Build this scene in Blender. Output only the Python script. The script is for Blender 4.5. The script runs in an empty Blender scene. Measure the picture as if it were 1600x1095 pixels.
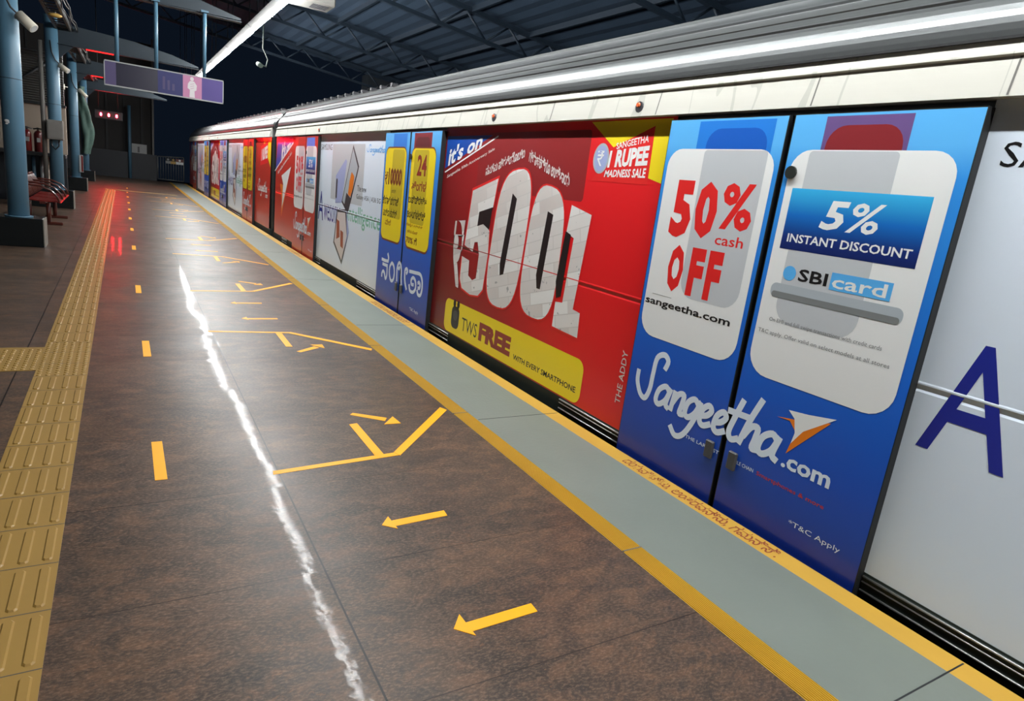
import bpy, math, random
from mathutils import Vector, Matrix
random.seed(7)
SC = bpy.context.scene
COL = SC.collection
pi = math.pi

# ------------------------------------------------------------------ camera
H_EYE = 1.5
def cam_basis(yaw, pitch, roll):
    cy, sy = math.cos(yaw), math.sin(yaw)
    f = Vector((sy*math.cos(pitch), cy*math.cos(pitch), -math.sin(pitch)))
    r = Vector((cy, -sy, 0)); u = r.cross(f)
    c, s = math.cos(roll), math.sin(roll)
    return c*r+s*u, -s*r+c*u, f
R_, U_, F_ = cam_basis(math.radians(32.0), math.radians(13.7), math.radians(7.1))
cd = bpy.data.cameras.new('camera'); cam = bpy.data.objects.new('camera', cd); COL.objects.link(cam)
m = Matrix.Identity(4)
for i in range(3):
    m[i][0] = R_[i]; m[i][1] = U_[i]; m[i][2] = -F_[i]
m[0][3], m[1][3], m[2][3] = 0, 0, H_EYE
cam.matrix_world = m
cd.sensor_width = 36; cd.sensor_fit = 'HORIZONTAL'; cd.lens = 1000/1600*36
cd.clip_start = .05; cd.clip_end = 300
SC.camera = cam

# ------------------------------------------------------------------ world, exposure
w = bpy.data.worlds.new('night_sky'); SC.world = w; w.use_nodes = True
bg = w.node_tree.nodes['Background']
bg.inputs[0].default_value = (.18, .32, .62, 1); bg.inputs[1].default_value = .018
SC.view_settings.view_transform = 'Standard'; SC.view_settings.look = 'None'
SC.view_settings.exposure = 0.0; SC.view_settings.gamma = 1; SC.view_settings.use_curve_mapping = False
TUBE_POWER = 285.0
# daylight-less station: the only lamps are the tube row above the yellow line, red strips and an added red display (built below)

# ------------------------------------------------------------------ materials
def srgb(r, g, b):
    f = lambda c: (c/255/12.92) if c/255 <= .04045 else ((c/255+.055)/1.055)**2.4
    return (f(r), f(g), f(b), 1)
MATS = {}
def mat(name, rgb=None, rough=.5, metal=0., spec=.5, coat=0., coat_rough=.1, emit=None, estr=0., noise=None, bump=None):
    if name in MATS: return MATS[name]
    M = bpy.data.materials.new(name); M.use_nodes = True; nt = M.node_tree; b = nt.nodes['Principled BSDF']
    c = srgb(*rgb) if rgb else (.5, .5, .5, 1)
    b.inputs['Base Color'].default_value = c
    b.inputs['Roughness'].default_value = rough; b.inputs['Metallic'].default_value = metal
    b.inputs['Specular IOR Level'].default_value = spec
    b.inputs['Coat Weight'].default_value = coat; b.inputs['Coat Roughness'].default_value = coat_rough
    if emit:
        b.inputs['Emission Color'].default_value = srgb(*emit); b.inputs['Emission Strength'].default_value = estr
    if noise:   # (scale, amount, stretch xyz)
        g = nt.nodes.new('ShaderNodeNewGeometry'); mp = nt.nodes.new('ShaderNodeMapping')
        mp.inputs['Scale'].default_value = noise[2] if len(noise) > 2 else (1, 1, 1)
        n = nt.nodes.new('ShaderNodeTexNoise'); n.inputs['Scale'].default_value = noise[0]; n.inputs['Detail'].default_value = 5
        mx = nt.nodes.new('ShaderNodeMix'); mx.data_type = 'RGBA'
        mx.inputs['A'].default_value = tuple(max(0, v*(1-noise[1])) for v in c[:3])+(1,)
        mx.inputs['B'].default_value = tuple(min(1, v*(1+noise[1])) for v in c[:3])+(1,)
        nt.links.new(g.outputs['Position'], mp.inputs[0]); nt.links.new(mp.outputs[0], n.inputs['Vector'])
        nt.links.new(n.outputs['Fac'], mx.inputs['Factor']); nt.links.new(mx.outputs['Result'], b.inputs['Base Color'])
    if bump:
        g = nt.nodes.new('ShaderNodeNewGeometry'); mp = nt.nodes.new('ShaderNodeMapping')
        mp.inputs['Scale'].default_value = bump[2] if len(bump) > 2 else (1, 1, 1)
        n = nt.nodes.new('ShaderNodeTexNoise'); n.inputs['Scale'].default_value = bump[0]
        bp = nt.nodes.new('ShaderNodeBump'); bp.inputs['Strength'].default_value = bump[1]; bp.inputs['Distance'].default_value = .01
        nt.links.new(g.outputs['Position'], mp.inputs[0]); nt.links.new(mp.outputs[0], n.inputs['Vector'])
        nt.links.new(n.outputs['Fac'], bp.inputs['Height']); nt.links.new(bp.outputs[0], b.inputs['Normal'])
    MATS[name] = M
    return M

def node(nt, t, **k):
    n = nt.nodes.new(t)
    for a, v in k.items(): setattr(n, a, v)
    return n
def math_(nt, op, a, b=None, c=None, clamp=False):
    n = nt.nodes.new('ShaderNodeMath'); n.operation = op; n.use_clamp = clamp
    for i, v in enumerate((a, b, c)):
        if v is None: continue
        if hasattr(v, 'links') or hasattr(v, 'is_linked'): nt.links.new(v, n.inputs[i])
        else: n.inputs[i].default_value = v
    return n.outputs[0]
def mixc(nt, f, a, b):
    n = nt.nodes.new('ShaderNodeMix'); n.data_type = 'RGBA'
    for key, v in (('Factor', f), ('A', a), ('B', b)):
        if hasattr(v, 'is_linked'): nt.links.new(v, n.inputs[key])
        else: n.inputs[key].default_value = v
    return n.outputs['Result']
def noise_(nt, vec, scale, detail=4, rough=.5, dist=0):
    n = nt.nodes.new('ShaderNodeTexNoise'); n.inputs['Scale'].default_value = scale
    n.inputs['Detail'].default_value = detail; n.inputs['Roughness'].default_value = rough; n.inputs['Distortion'].default_value = dist
    nt.links.new(vec, n.inputs['Vector']); return n.outputs['Fac']
def ramp(nt, f, stops):
    n = nt.nodes.new('ShaderNodeValToRGB'); e = n.color_ramp.elements
    while len(e) < len(stops): e.new(.5)
    for el, (p, c) in zip(e, stops): el.position = p; el.color = c
    nt.links.new(f, n.inputs[0]); return n.outputs[0]

def granite():
    M = bpy.data.materials.new('polished_brown_granite'); M.use_nodes = True; nt = M.node_tree; b = nt.nodes['Principled BSDF']
    g = node(nt, 'ShaderNodeNewGeometry').outputs['Position']
    mp = node(nt, 'ShaderNodeMapping'); mp.inputs['Rotation'].default_value = (0, 0, .5); mp.inputs['Scale'].default_value = (1, 1.9, 1)
    nt.links.new(g, mp.inputs[0]); v = mp.outputs[0]
    big = noise_(nt, v, 1.0, 6, .65, .6); mid = noise_(nt, v, 7, 6, .65, .6); fine = noise_(nt, v, 60, 4, .7); speck = noise_(nt, v, 26, 3, .7)
    base = ramp(nt, big, [(.36, srgb(46, 43, 40)), (.5, srgb(88, 70, 58)), (.62, srgb(122, 92, 70))])
    m2 = ramp(nt, mid, [(.36, srgb(42, 42, 41)), (.5, srgb(86, 70, 60)), (.64, srgb(142, 104, 78))])
    c = mixc(nt, .55, base, m2)
    f3 = ramp(nt, fine, [(.38, srgb(40, 36, 33)), (.5, srgb(86, 72, 62)), (.62, srgb(160, 132, 110))])
    c = mixc(nt, .36, c, f3)
    # darker veins and rusty patches in the stone
    vein = math_(nt, 'LESS_THAN', math_(nt, 'ABSOLUTE', math_(nt, 'SUBTRACT', noise_(nt, v, 1.7, 6, .7, 1.2), .5)), .012)
    vein = math_(nt, 'MULTIPLY', vein, .35)
    c = mixc(nt, vein, c, srgb(50, 50, 50))
    rust = math_(nt, 'MULTIPLY', math_(nt, 'GREATER_THAN', math_(nt, 'MULTIPLY', noise_(nt, v, 1.3, 7, .75), speck), .36), .35)
    c = mixc(nt, rust, c, srgb(150, 104, 72))
    # joints between slabs
    sx = node(nt, 'ShaderNodeSeparateXYZ'); nt.links.new(g, sx.inputs[0])
    def joint(o, origin, pitch, wdt):
        t = math_(nt, 'FRACT', math_(nt, 'ADD', math_(nt, 'DIVIDE', math_(nt, 'SUBTRACT', o, origin), pitch), 100.5))
        return math_(nt, 'LESS_THAN', math_(nt, 'ABSOLUTE', math_(nt, 'SUBTRACT', t, .5)), wdt/2/pitch)
    jy = joint(sx.outputs[1], 2.184, .747, .0045)
    jx = joint(sx.outputs[0], .641, 1.262, .007)
    wob = math_(nt, 'MULTIPLY', jy, math_(nt, 'MULTIPLY', noise_(nt, g, .55, 1), 1.35), clamp=True)
    j = math_(nt, 'MAXIMUM', wob, jx)
    c = mixc(nt, j, c, srgb(20, 18, 16))
    c = mixc(nt, .34, c, srgb(14, 13, 10))
    nt.links.new(c, b.inputs['Base Color'])
    r = noise_(nt, g, 2.2, 5, .6)
    rr = math_(nt, 'MULTIPLY_ADD', r, .2, .22)
    rr = math_(nt, 'MULTIPLY_ADD', fine, .12, rr)
    nt.links.new(rr, b.inputs['Roughness'])
    b.inputs['Specular IOR Level'].default_value = .2
    b.inputs['Coat Weight'].default_value = .055; b.inputs['Coat Roughness'].default_value = .025
    # slabs lie at slightly different tilts, surface gently wavy
    bp = node(nt, 'ShaderNodeBump'); bp.inputs['Strength'].default_value = 1; bp.inputs['Distance'].default_value = 1
    ux = math_(nt, 'DIVIDE', math_(nt, 'SUBTRACT', sx.outputs[0], .641), 1.262); uy = math_(nt, 'DIVIDE', math_(nt, 'SUBTRACT', sx.outputs[1], 2.184), .747)
    idc = node(nt, 'ShaderNodeCombineXYZ'); nt.links.new(math_(nt, 'FLOOR', ux), idc.inputs[0]); nt.links.new(math_(nt, 'FLOOR', uy), idc.inputs[1])
    wn = node(nt, 'ShaderNodeTexWhiteNoise'); nt.links.new(idc.outputs[0], wn.inputs['Vector']); ws = node(nt, 'ShaderNodeSeparateColor'); nt.links.new(wn.outputs['Color'], ws.inputs[0])
    tilt = math_(nt, 'ADD', math_(nt, 'MULTIPLY', math_(nt, 'FRACT', ux), math_(nt, 'MULTIPLY_ADD', ws.outputs[0], .02, -.01)),
                 math_(nt, 'MULTIPLY', math_(nt, 'FRACT', uy), math_(nt, 'MULTIPLY_ADD', ws.outputs[1], .008, -.004)))
    wave = math_(nt, 'MULTIPLY_ADD', noise_(nt, g, 6, 3, .6), .0011, math_(nt, 'MULTIPLY', noise_(nt, g, 1.7, 1), .003))
    hgt = math_(nt, 'ADD', math_(nt, 'MULTIPLY_ADD', fine, .00006, wave), tilt)
    nt.links.new(hgt, bp.inputs['Height']); nt.links.new(bp.outputs[0], b.inputs['Normal']); nt.links.new(bp.outputs[0], b.inputs['Coat Normal'])
    return M

def steel(name, rgb, rough, streak=(1, 1, 1), amt=.12, refl_streaks=0, metal=.85):
    M = bpy.data.materials.new(name); M.use_nodes = True; nt = M.node_tree; b = nt.nodes['Principled BSDF']
    g = node(nt, 'ShaderNodeNewGeometry').outputs['Position']
    mp = node(nt, 'ShaderNodeMapping'); mp.inputs['Scale'].default_value = streak; nt.links.new(g, mp.inputs[0])
    n = noise_(nt, mp.outputs[0], 3, 5, .6)
    c0 = srgb(*rgb)
    c = mixc(nt, n, tuple(v*(1-amt) for v in c0[:3])+(1,), tuple(min(1, v*(1+amt)) for v in c0[:3])+(1,))
    if refl_streaks:  # thin dark reflections on the fascia, put into its colour
        mp2 = node(nt, 'ShaderNodeMapping'); mp2.inputs['Scale'].default_value = (1, 2.2, .35); nt.links.new(g, mp2.inputs[0])
        d = noise_(nt, mp2.outputs[0], 1.0, 2, .5, .6)
        d = math_(nt, 'LESS_THAN', math_(nt, 'ABSOLUTE', math_(nt, 'SUBTRACT', d, .5)), .007)
        c = mixc(nt, math_(nt, 'MULTIPLY', d, refl_streaks), c, srgb(105, 105, 100))
    nt.links.new(c, b.inputs['Base Color'])
    b.inputs['Metallic'].default_value = metal
    nt.links.new(math_(nt, 'MULTIPLY_ADD', n, .12, rough-.06), b.inputs['Roughness'])
    MATS[name] = M
    return M

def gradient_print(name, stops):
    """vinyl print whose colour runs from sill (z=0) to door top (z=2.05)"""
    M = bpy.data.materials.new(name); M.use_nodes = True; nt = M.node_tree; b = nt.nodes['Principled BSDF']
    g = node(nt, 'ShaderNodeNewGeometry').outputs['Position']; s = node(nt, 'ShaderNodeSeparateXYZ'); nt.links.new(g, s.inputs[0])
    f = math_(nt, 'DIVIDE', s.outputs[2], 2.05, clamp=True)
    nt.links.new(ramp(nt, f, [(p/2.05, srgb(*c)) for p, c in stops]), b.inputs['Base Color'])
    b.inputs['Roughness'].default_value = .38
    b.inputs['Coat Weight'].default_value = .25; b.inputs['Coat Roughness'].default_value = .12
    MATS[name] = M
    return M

def vinyl(name, rgb): return mat(name, rgb, rough=.38, coat=.25, coat_rough=.12)

FLOOR = granite()
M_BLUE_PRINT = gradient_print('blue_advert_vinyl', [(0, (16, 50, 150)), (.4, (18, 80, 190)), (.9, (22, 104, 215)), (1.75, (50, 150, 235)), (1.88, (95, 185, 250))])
M_RED = vinyl('red_advert_vinyl', (214, 30, 32)); M_REDB = vinyl('bright_red_print', (235, 40, 38))
M_REDDK = vinyl('perforated_red_film', (150, 34, 36)); M_BRICK = vinyl('brick_red_vinyl', (196, 52, 36))
M_WHITE = vinyl('white_print', (240, 242, 242)); M_WGREY = vinyl('perforated_white_film', (200, 205, 210))
M_SILVER = vinyl('silver_white_vinyl', (228, 240, 254)); M_PALE = vinyl('pale_grey_print', (178, 188, 196))
M_YEL = vinyl('yellow_print', (250, 224, 30)); M_YELDK = vinyl('perforated_yellow_film', (206, 184, 36)); M_BROWN = vinyl('brown_print', (128, 62, 30))
M_BLK = vinyl('black_print', (24, 24, 26)); M_GREYP = vinyl('grey_print', (128, 132, 134)); M_DKGREY = vinyl('dark_grey_print', (66, 66, 70))
M_NAVY = vinyl('navy_print', (34, 46, 150)); M_MBLUE = vinyl('mid_blue_print', (36, 130, 228)); M_MAROON = vinyl('maroon_film', (140, 40, 46))
M_PURP = vinyl('plum_film', (110, 84, 140)); M_LBLUE = vinyl('light_blue_print', (90, 180, 245)); M_TEAL = vinyl('teal_skirt_vinyl', (120, 150, 150))
M_ORANGE = vinyl('orange_print', (240, 130, 30)); M_GREEN = vinyl('soft_green_print', (120, 190, 160)); M_LAV = vinyl('lavender_print', (165, 178, 222))
M_SKIN = vinyl('brown_picture_print', (176, 92, 62)); M_DKRED = vinyl('dark_red_print', (150, 50, 36)); M_PINKW = vinyl('soft_white_print', (225, 215, 212))
M_BAR = gradient_print('blue_bar_print', [(1.38, (14, 30, 90)), (1.46, (16, 44, 120)), (1.56, (16, 110, 200)), (1.69, (60, 190, 245))])
def box_print():
    M = bpy.data.materials.new('stacked_boxes_print'); M.use_nodes = True; nt = M.node_tree; b = nt.nodes['Principled BSDF']
    g = node(nt, 'ShaderNodeNewGeometry').outputs['Position']
    mp = node(nt, 'ShaderNodeMapping'); mp.inputs['Rotation'].default_value = (.28, 0, 0); nt.links.new(g, mp.inputs[0])
    s = node(nt, 'ShaderNodeSeparateXYZ'); nt.links.new(mp.outputs[0], s.inputs[0]); cx = node(nt, 'ShaderNodeCombineXYZ')
    nt.links.new(s.outputs[1], cx.inputs[0]); nt.links.new(s.outputs[2], cx.inputs[1])
    br = node(nt, 'ShaderNodeTexBrick'); nt.links.new(cx.outputs[0], br.inputs['Vector'])
    br.inputs['Color1'].default_value = srgb(240, 240, 238); br.inputs['Color2'].default_value = srgb(212, 204, 200); br.inputs['Mortar'].default_value = srgb(210, 206, 203)
    br.inputs['Scale'].default_value = 1; br.inputs['Brick Width'].default_value = .34; br.inputs['Row Height'].default_value = .1; br.inputs['Mortar Size'].default_value = .004
    n = noise_(nt, cx.outputs[0], 9, 3, .7)
    lab = math_(nt, 'GREATER_THAN', n, .66)
    c = mixc(nt, math_(nt, 'MULTIPLY', lab, .6), br.outputs['Color'], srgb(110, 120, 124))
    nt.links.new(c, b.inputs['Base Color']); b.inputs['Roughness'].default_value = .4
    return M
M_BOXES = box_print()
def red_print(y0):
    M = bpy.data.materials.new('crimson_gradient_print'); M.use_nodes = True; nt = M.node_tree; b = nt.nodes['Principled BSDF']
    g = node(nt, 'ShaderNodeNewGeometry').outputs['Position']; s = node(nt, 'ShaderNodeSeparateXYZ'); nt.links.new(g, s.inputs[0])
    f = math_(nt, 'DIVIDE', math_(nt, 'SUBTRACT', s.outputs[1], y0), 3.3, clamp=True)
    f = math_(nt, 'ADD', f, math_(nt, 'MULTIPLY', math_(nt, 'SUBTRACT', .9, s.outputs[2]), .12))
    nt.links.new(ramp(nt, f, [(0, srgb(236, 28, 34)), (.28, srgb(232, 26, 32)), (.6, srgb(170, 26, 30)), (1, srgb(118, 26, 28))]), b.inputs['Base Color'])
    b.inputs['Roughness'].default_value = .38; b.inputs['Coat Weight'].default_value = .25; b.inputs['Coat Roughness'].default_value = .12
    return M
M_FASCIA = steel('brushed_stainless_fascia', (190, 189, 181), .6, (1, .25, 6), .05, refl_streaks=.25, metal=0)
M_FASCIA.node_tree.nodes['Principled BSDF'].inputs['Specular IOR Level'].default_value = 0
M_ROOF = steel('ribbed_stainless_roof', (104, 107, 108), .33, (1, .15, 8), .12, metal=.75)
M_STEEL = steel('bright_steel', (200, 202, 200), .3)
M_RUB = mat('black_rubber', (20, 22, 24), .6); M_UNDER = mat('dark_underframe', (22, 34, 30), .6, noise=(6, .3))
M_GLASSK = mat('black_lock_cap', (40, 44, 40), .4)
M_YSTRIP = mat('yellow_ribbed_tile', (190, 150, 36), .5, noise=(3, .14), coat=.1)
M_YPAINT = mat('yellow_edge_paint', (178, 138, 46), .6, noise=(4, .12))
M_REDTXT = mat('red_stencil_paint', (122, 48, 22), .7)
M_CONC = mat('grey_green_concrete', (104, 111, 104), .55, noise=(2.2, .13), bump=(40, .15))
M_TAPE = mat('yellow_floor_tape', (242, 164, 2), .45, spec=.25, noise=(12, .05))
M_TACT = mat('ochre_tactile_tile', (140, 110, 54), .42, noise=(2.5, .1), coat=.12, coat_rough=.2)
M_COLB = mat('blue_grey_steel_paint', (76, 112, 134), .45, noise=(3, .08))
M_BEAM = mat('dark_blue_beam_paint', (24, 38, 48), .5); M_PLINTH = mat('black_granite_plinth', (17, 22, 24), .22, noise=(30, .3)); M_EDGE = mat('pale_stone_edging', (110, 106, 98), .5)
M_BENCH = mat('glossy_red_bench_metal', (112, 22, 16), .3, coat=.3); M_BENCHB = mat('glossy_brown_red_metal', (74, 30, 22), .3, coat=.3)
M_CREAM = mat('cream_lamp_housing', (206, 200, 184), .4); M_HOUS = mat('grey_lamp_trough', (26, 26, 25), .7, spec=.1); M_BLACKC = mat('black_cable', (14, 14, 16), .5); M_GREYP2 = mat('grey_conduit', (94, 92, 88), .5)
M_JBOX = mat('grey_junction_box_paint', (108, 106, 102), .5, noise=(8, .15))
M_ROOFSH = mat('dark_blue_roof_sheet', (62, 80, 100), .6, noise=(1.5, .15)); M_TRUSS = mat('slate_blue_truss_paint', (46, 60, 74), .5)
M_BEIGE = mat('beige_kiosk_wall_paint', (150, 136, 122), .7, noise=(2, .08)); M_JBOXD = mat('dim_grey_cabinet_paint', (60, 66, 72), .6); M_SHUT = mat('grey_corrugated_sheet', (84, 82, 80), .45, .3)
M_DARK = mat('near_black_wall', (22, 24, 27), .6, noise=(3, .25)); M_DARKB = mat('dark_blue_wall_panel', (17, 23, 32), .5, noise=(3, .2))
M_BROWNW = mat('dim_brown_wall', (34, 31, 30), .7, noise=(2, .2)); M_LGREY = mat('light_grey_board', (156, 158, 158), .6, noise=(7, .2))
M_EXTR = mat('red_extinguisher_paint', (104, 20, 20), .3, coat=.4); M_EXTD = mat('dark_red_extinguisher_paint', (80, 20, 22), .3, coat=.4)
M_TARP = mat('green_blue_tarpaulin', (66, 92, 84), .7, noise=(9, .4)); M_TARPC = mat('cream_tarpaulin', (140, 136, 108), .7)
M_AMBER = mat('amber_marker_lens', (236, 110, 60), .3); M_YLAMP = mat('dull_yellow_casing', (196, 160, 84), .5)
M_BALLAST = mat('dark_track_ballast', (28, 28, 28), .9, noise=(20, .4), bump=(30, 1))
M_TUBE = mat('glowing_tube_diffuser', (255, 255, 255), .5, emit=(249, 251, 250), estr=TUBE_POWER)
M_REDLED = mat('added_red_glow', (255, 20, 20), .5, emit=(255, 14, 26), estr=1700)
M_REDLED2 = mat('red_led_strip', (255, 20, 20), .5, emit=(255, 30, 30), estr=1.6)
M_SIGNP = mat('purple_backlit_sign', (58, 44, 104), .5, emit=(86, 68, 142), estr=.25)
M_SIGNB = mat('indigo_backlit_sign', (30, 32, 80), .5, emit=(40, 44, 106), estr=.2); M_SIGNK = mat('unlit_sign_face', (34, 32, 50), .25)
M_SIGNPK = mat('pink_backlit_sign', (150, 96, 126), .5, emit=(206, 142, 178), estr=.25); M_SIGNW = mat('white_backlit_figure', (170, 166, 168), .5, emit=(214, 206, 210), estr=.3)
M_SIGNV = mat('faded_violet_sign', (62, 54, 88), .5, emit=(90, 78, 122), estr=.15)
M_GATE = mat('galvanised_gate_steel', (130, 130, 124), .45, .4)

# ------------------------------------------------------------------ mesh builder
class MB:
    def __init__(s): s.v = []; s.f = []; s.m = []; s.mats = []; s.sm = []
    def mi(s, mt):
        if mt not in s.mats: s.mats.append(mt)
        return s.mats.index(mt)
    def add(s, vs, fs, mt, smooth=False):
        o = len(s.v); s.v += [tuple(q) for q in vs]; k = s.mi(mt)
        for f in fs: s.f.append(tuple(o+i for i in f)); s.m.append(k); s.sm.append(smooth)
    def box(s, x0, x1, y0, y1, z0, z1, mt, bev=0):
        if bev:
            b = bev
            prof = [(x0+b, z0), (x1-b, z0), (x1, z0+b), (x1, z1-b), (x1-b, z1), (x0+b, z1), (x0, z1-b), (x0, z0+b)]
            n = 8; inn = [(min(max(px, x0+b), x1-b), min(max(pz, z0+b), z1-b)) for px, pz in prof]
            vs = [(px, y0, pz) for px, pz in inn]+[(px, y0+b, pz) for px, pz in prof]+[(px, y1-b, pz) for px, pz in prof]+[(px, y1, pz) for px, pz in inn]
            fs = [tuple(range(n))]+[tuple(range(4*n-1, 3*n-1, -1))]
            for k in range(3):
                for i in range(n): j = (i+1) % n; fs.append((k*n+i, (k+1)*n+i, (k+1)*n+j, k*n+j))
            s.add(vs, fs, mt); return
        s.add([(x0,y0,z0),(x1,y0,z0),(x1,y1,z0),(x0,y1,z0),(x0,y0,z1),(x1,y0,z1),(x1,y1,z1),(x0,y1,z1)],
              [(0,3,2,1),(4,5,6,7),(0,1,5,4),(1,2,6,5),(2,3,7,6),(3,0,4,7)], mt)
    def tube(s, path, r, mt, seg=10, closed=False, caps=True):
        P = [Vector(p) for p in path]; n = len(P); rs = r if isinstance(r, (list, tuple)) else [r]*n
        vs = []; up = None
        for i, p in enumerate(P):
            if closed: t = (P[(i+1) % n]-P[i-1])
            else: t = P[min(i+1, n-1)]-P[max(i-1, 0)]
            t = t.normalized()
            if up is None:
                up = Vector((0, 0, 1)) if abs(t.z) < .9 else Vector((1, 0, 0))
            a = t.cross(up); a = a.normalized() if a.length > 1e-6 else t.orthogonal().normalized()
            up = a.cross(t).normalized()
            for k in range(seg):
                an = 2*pi*k/seg; vs.append(p+rs[i]*(math.cos(an)*a+math.sin(an)*up))
        fs = []
        for i in range(n if closed else n-1):
            for k in range(seg):
                k2 = (k+1) % seg; i2 = (i+1) % n
                fs.append((i*seg+k, i*seg+k2, i2*seg+k2, i2*seg+k))
        s.add(vs, fs, mt, True)
        if caps and not closed:
            o = len(s.v)-len(vs); k0 = s.mi(mt)
            s.f.append(tuple(o+k for k in range(seg))[::-1]); s.m.append(k0); s.sm.append(False)
            s.f.append(tuple(o+(n-1)*seg+k for k in range(seg))); s.m.append(k0); s.sm.append(False)
    def extr(s, prof, y0, y1, mt, closed=True, smooth=False):   # profile of (x,z) run along y
        n = len(prof)
        vs = [(x, y0, z) for x, z in prof]+[(x, y1, z) for x, z in prof]
        fs = [(i, (i+1) % n, n+(i+1) % n, n+i) for i in range(n if closed else n-1)]
        s.add(vs, fs, mt, smooth)
        if closed: s.add(vs, [tuple(range(n))[::-1], tuple(range(n, 2*n))], mt)
    def extx(s, prof, x0, x1, mt, smooth=False):                # profile of (y,z) run along x
        n = len(prof); vs = [(x0, y, z) for y, z in prof]+[(x1, y, z) for y, z in prof]
        s.add(vs, [(i, (i+1) % n, n+(i+1) % n, n+i) for i in range(n)], mt, smooth); s.add(vs, [tuple(range(n))[::-1], tuple(range(n, 2*n))], mt)
    def slab(s, pts, z0, z1, mt):                                # floor outline (x,y)
        n = len(pts); vs = [(x, y, z0) for x, y in pts]+[(x, y, z1) for x, y in pts]
        s.add(vs, [(i, (i+1) % n, n+(i+1) % n, n+i) for i in range(n)]+[tuple(range(n))[::-1], tuple(range(n, 2*n))], mt)
    def sphere(s, c, r, mt, sx=1, sy=1, sz=1, nu=14, nv=8):
        vs = []; fs = []
        for j in range(nv+1):
            th = pi*j/nv
            for i in range(nu):
                ph = 2*pi*i/nu
                vs.append((c[0]+sx*r*math.sin(th)*math.cos(ph), c[1]+sy*r*math.sin(th)*math.sin(ph), c[2]+sz*r*math.cos(th)))
        for j in range(nv):
            for i in range(nu): i2 = (i+1) % nu; fs.append((j*nu+i, (j+1)*nu+i, (j+1)*nu+i2, j*nu+i2))
        s.add(vs, fs, mt, True)
    def build(s, name, parent=None, **k):
        me = bpy.data.meshes.new(name)
        off = Vector((0, 0, 0))
        if parent is not None:
            q = parent
            while q is not None: off += q.location; q = q.parent
        loc = k.pop('origin', None)
        if loc is not None: off += Vector(loc)
        me.from_pydata([tuple(Vector(q)-off) for q in s.v], [], s.f)
        for mt in s.mats: me.materials.append(mt)
        me.polygons.foreach_set('material_index', s.m); me.polygons.foreach_set('use_smooth', s.sm)
        me.update()
        o = bpy.data.objects.new(name, me); COL.objects.link(o)
        if parent is not None: o.parent = parent
        if loc is not None: o.location = loc
        for a, b in k.items(): o[a] = b
        return o
def thing(name, label, cat, loc=(0, 0, 0), group=None):
    o = bpy.data.objects.new(name, None); COL.objects.link(o); o.location = loc; o.empty_display_size = .1
    o['label'] = label; o['category'] = cat
    if group: o['group'] = group
    return o
def tagd(label, cat, group=None):
    d = dict(label=label, category=cat)
    if group: d['group'] = group
    return d
STRUCT = dict(kind='structure')
def dup(root, loc, label=None, group=None):
    def cp(o, par):
        c = o.copy(); COL.objects.link(c); c.parent = par
        for ch in o.children: cp(ch, c)
        return c
    r = cp(root, None); r.location = loc
    if label: r['label'] = label
    if group: r['group'] = group
    return r

# ------------------------------------------------------------------ lettering
_tc = {}
def glyphs(txt, bold=0., shear=0.):
    key = (txt, bold, shear)
    if key in _tc: return _tc[key]
    c = bpy.data.curves.new('lettering', 'FONT'); c.body = txt; c.offset = bold; c.shear = shear; c.resolution_u = 2; c.fill_mode = 'FRONT'
    o = bpy.data.objects.new('lettering', c); COL.objects.link(o)
    bpy.context.view_layer.update()
    dg = bpy.context.evaluated_depsgraph_get(); me = bpy.data.meshes.new_from_object(o.evaluated_get(dg))
    vs = [(q.co.x, q.co.y) for q in me.vertices]; fs = [tuple(p.vertices) for p in me.polygons]
    bpy.data.objects.remove(o); bpy.data.curves.remove(c); bpy.data.meshes.remove(me)
    xs = [q[0] for q in vs] or [0, 1]; ys = [q[1] for q in vs] or [0, 1]
    x0, x1, y0, y1 = min(xs), max(xs), min(ys), max(ys)
    vs = [((x-x0)/(x1-x0), (y-y0)/(y1-y0)) for x, y in vs]
    _tc[key] = (vs, fs); return _tc[key]

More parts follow.
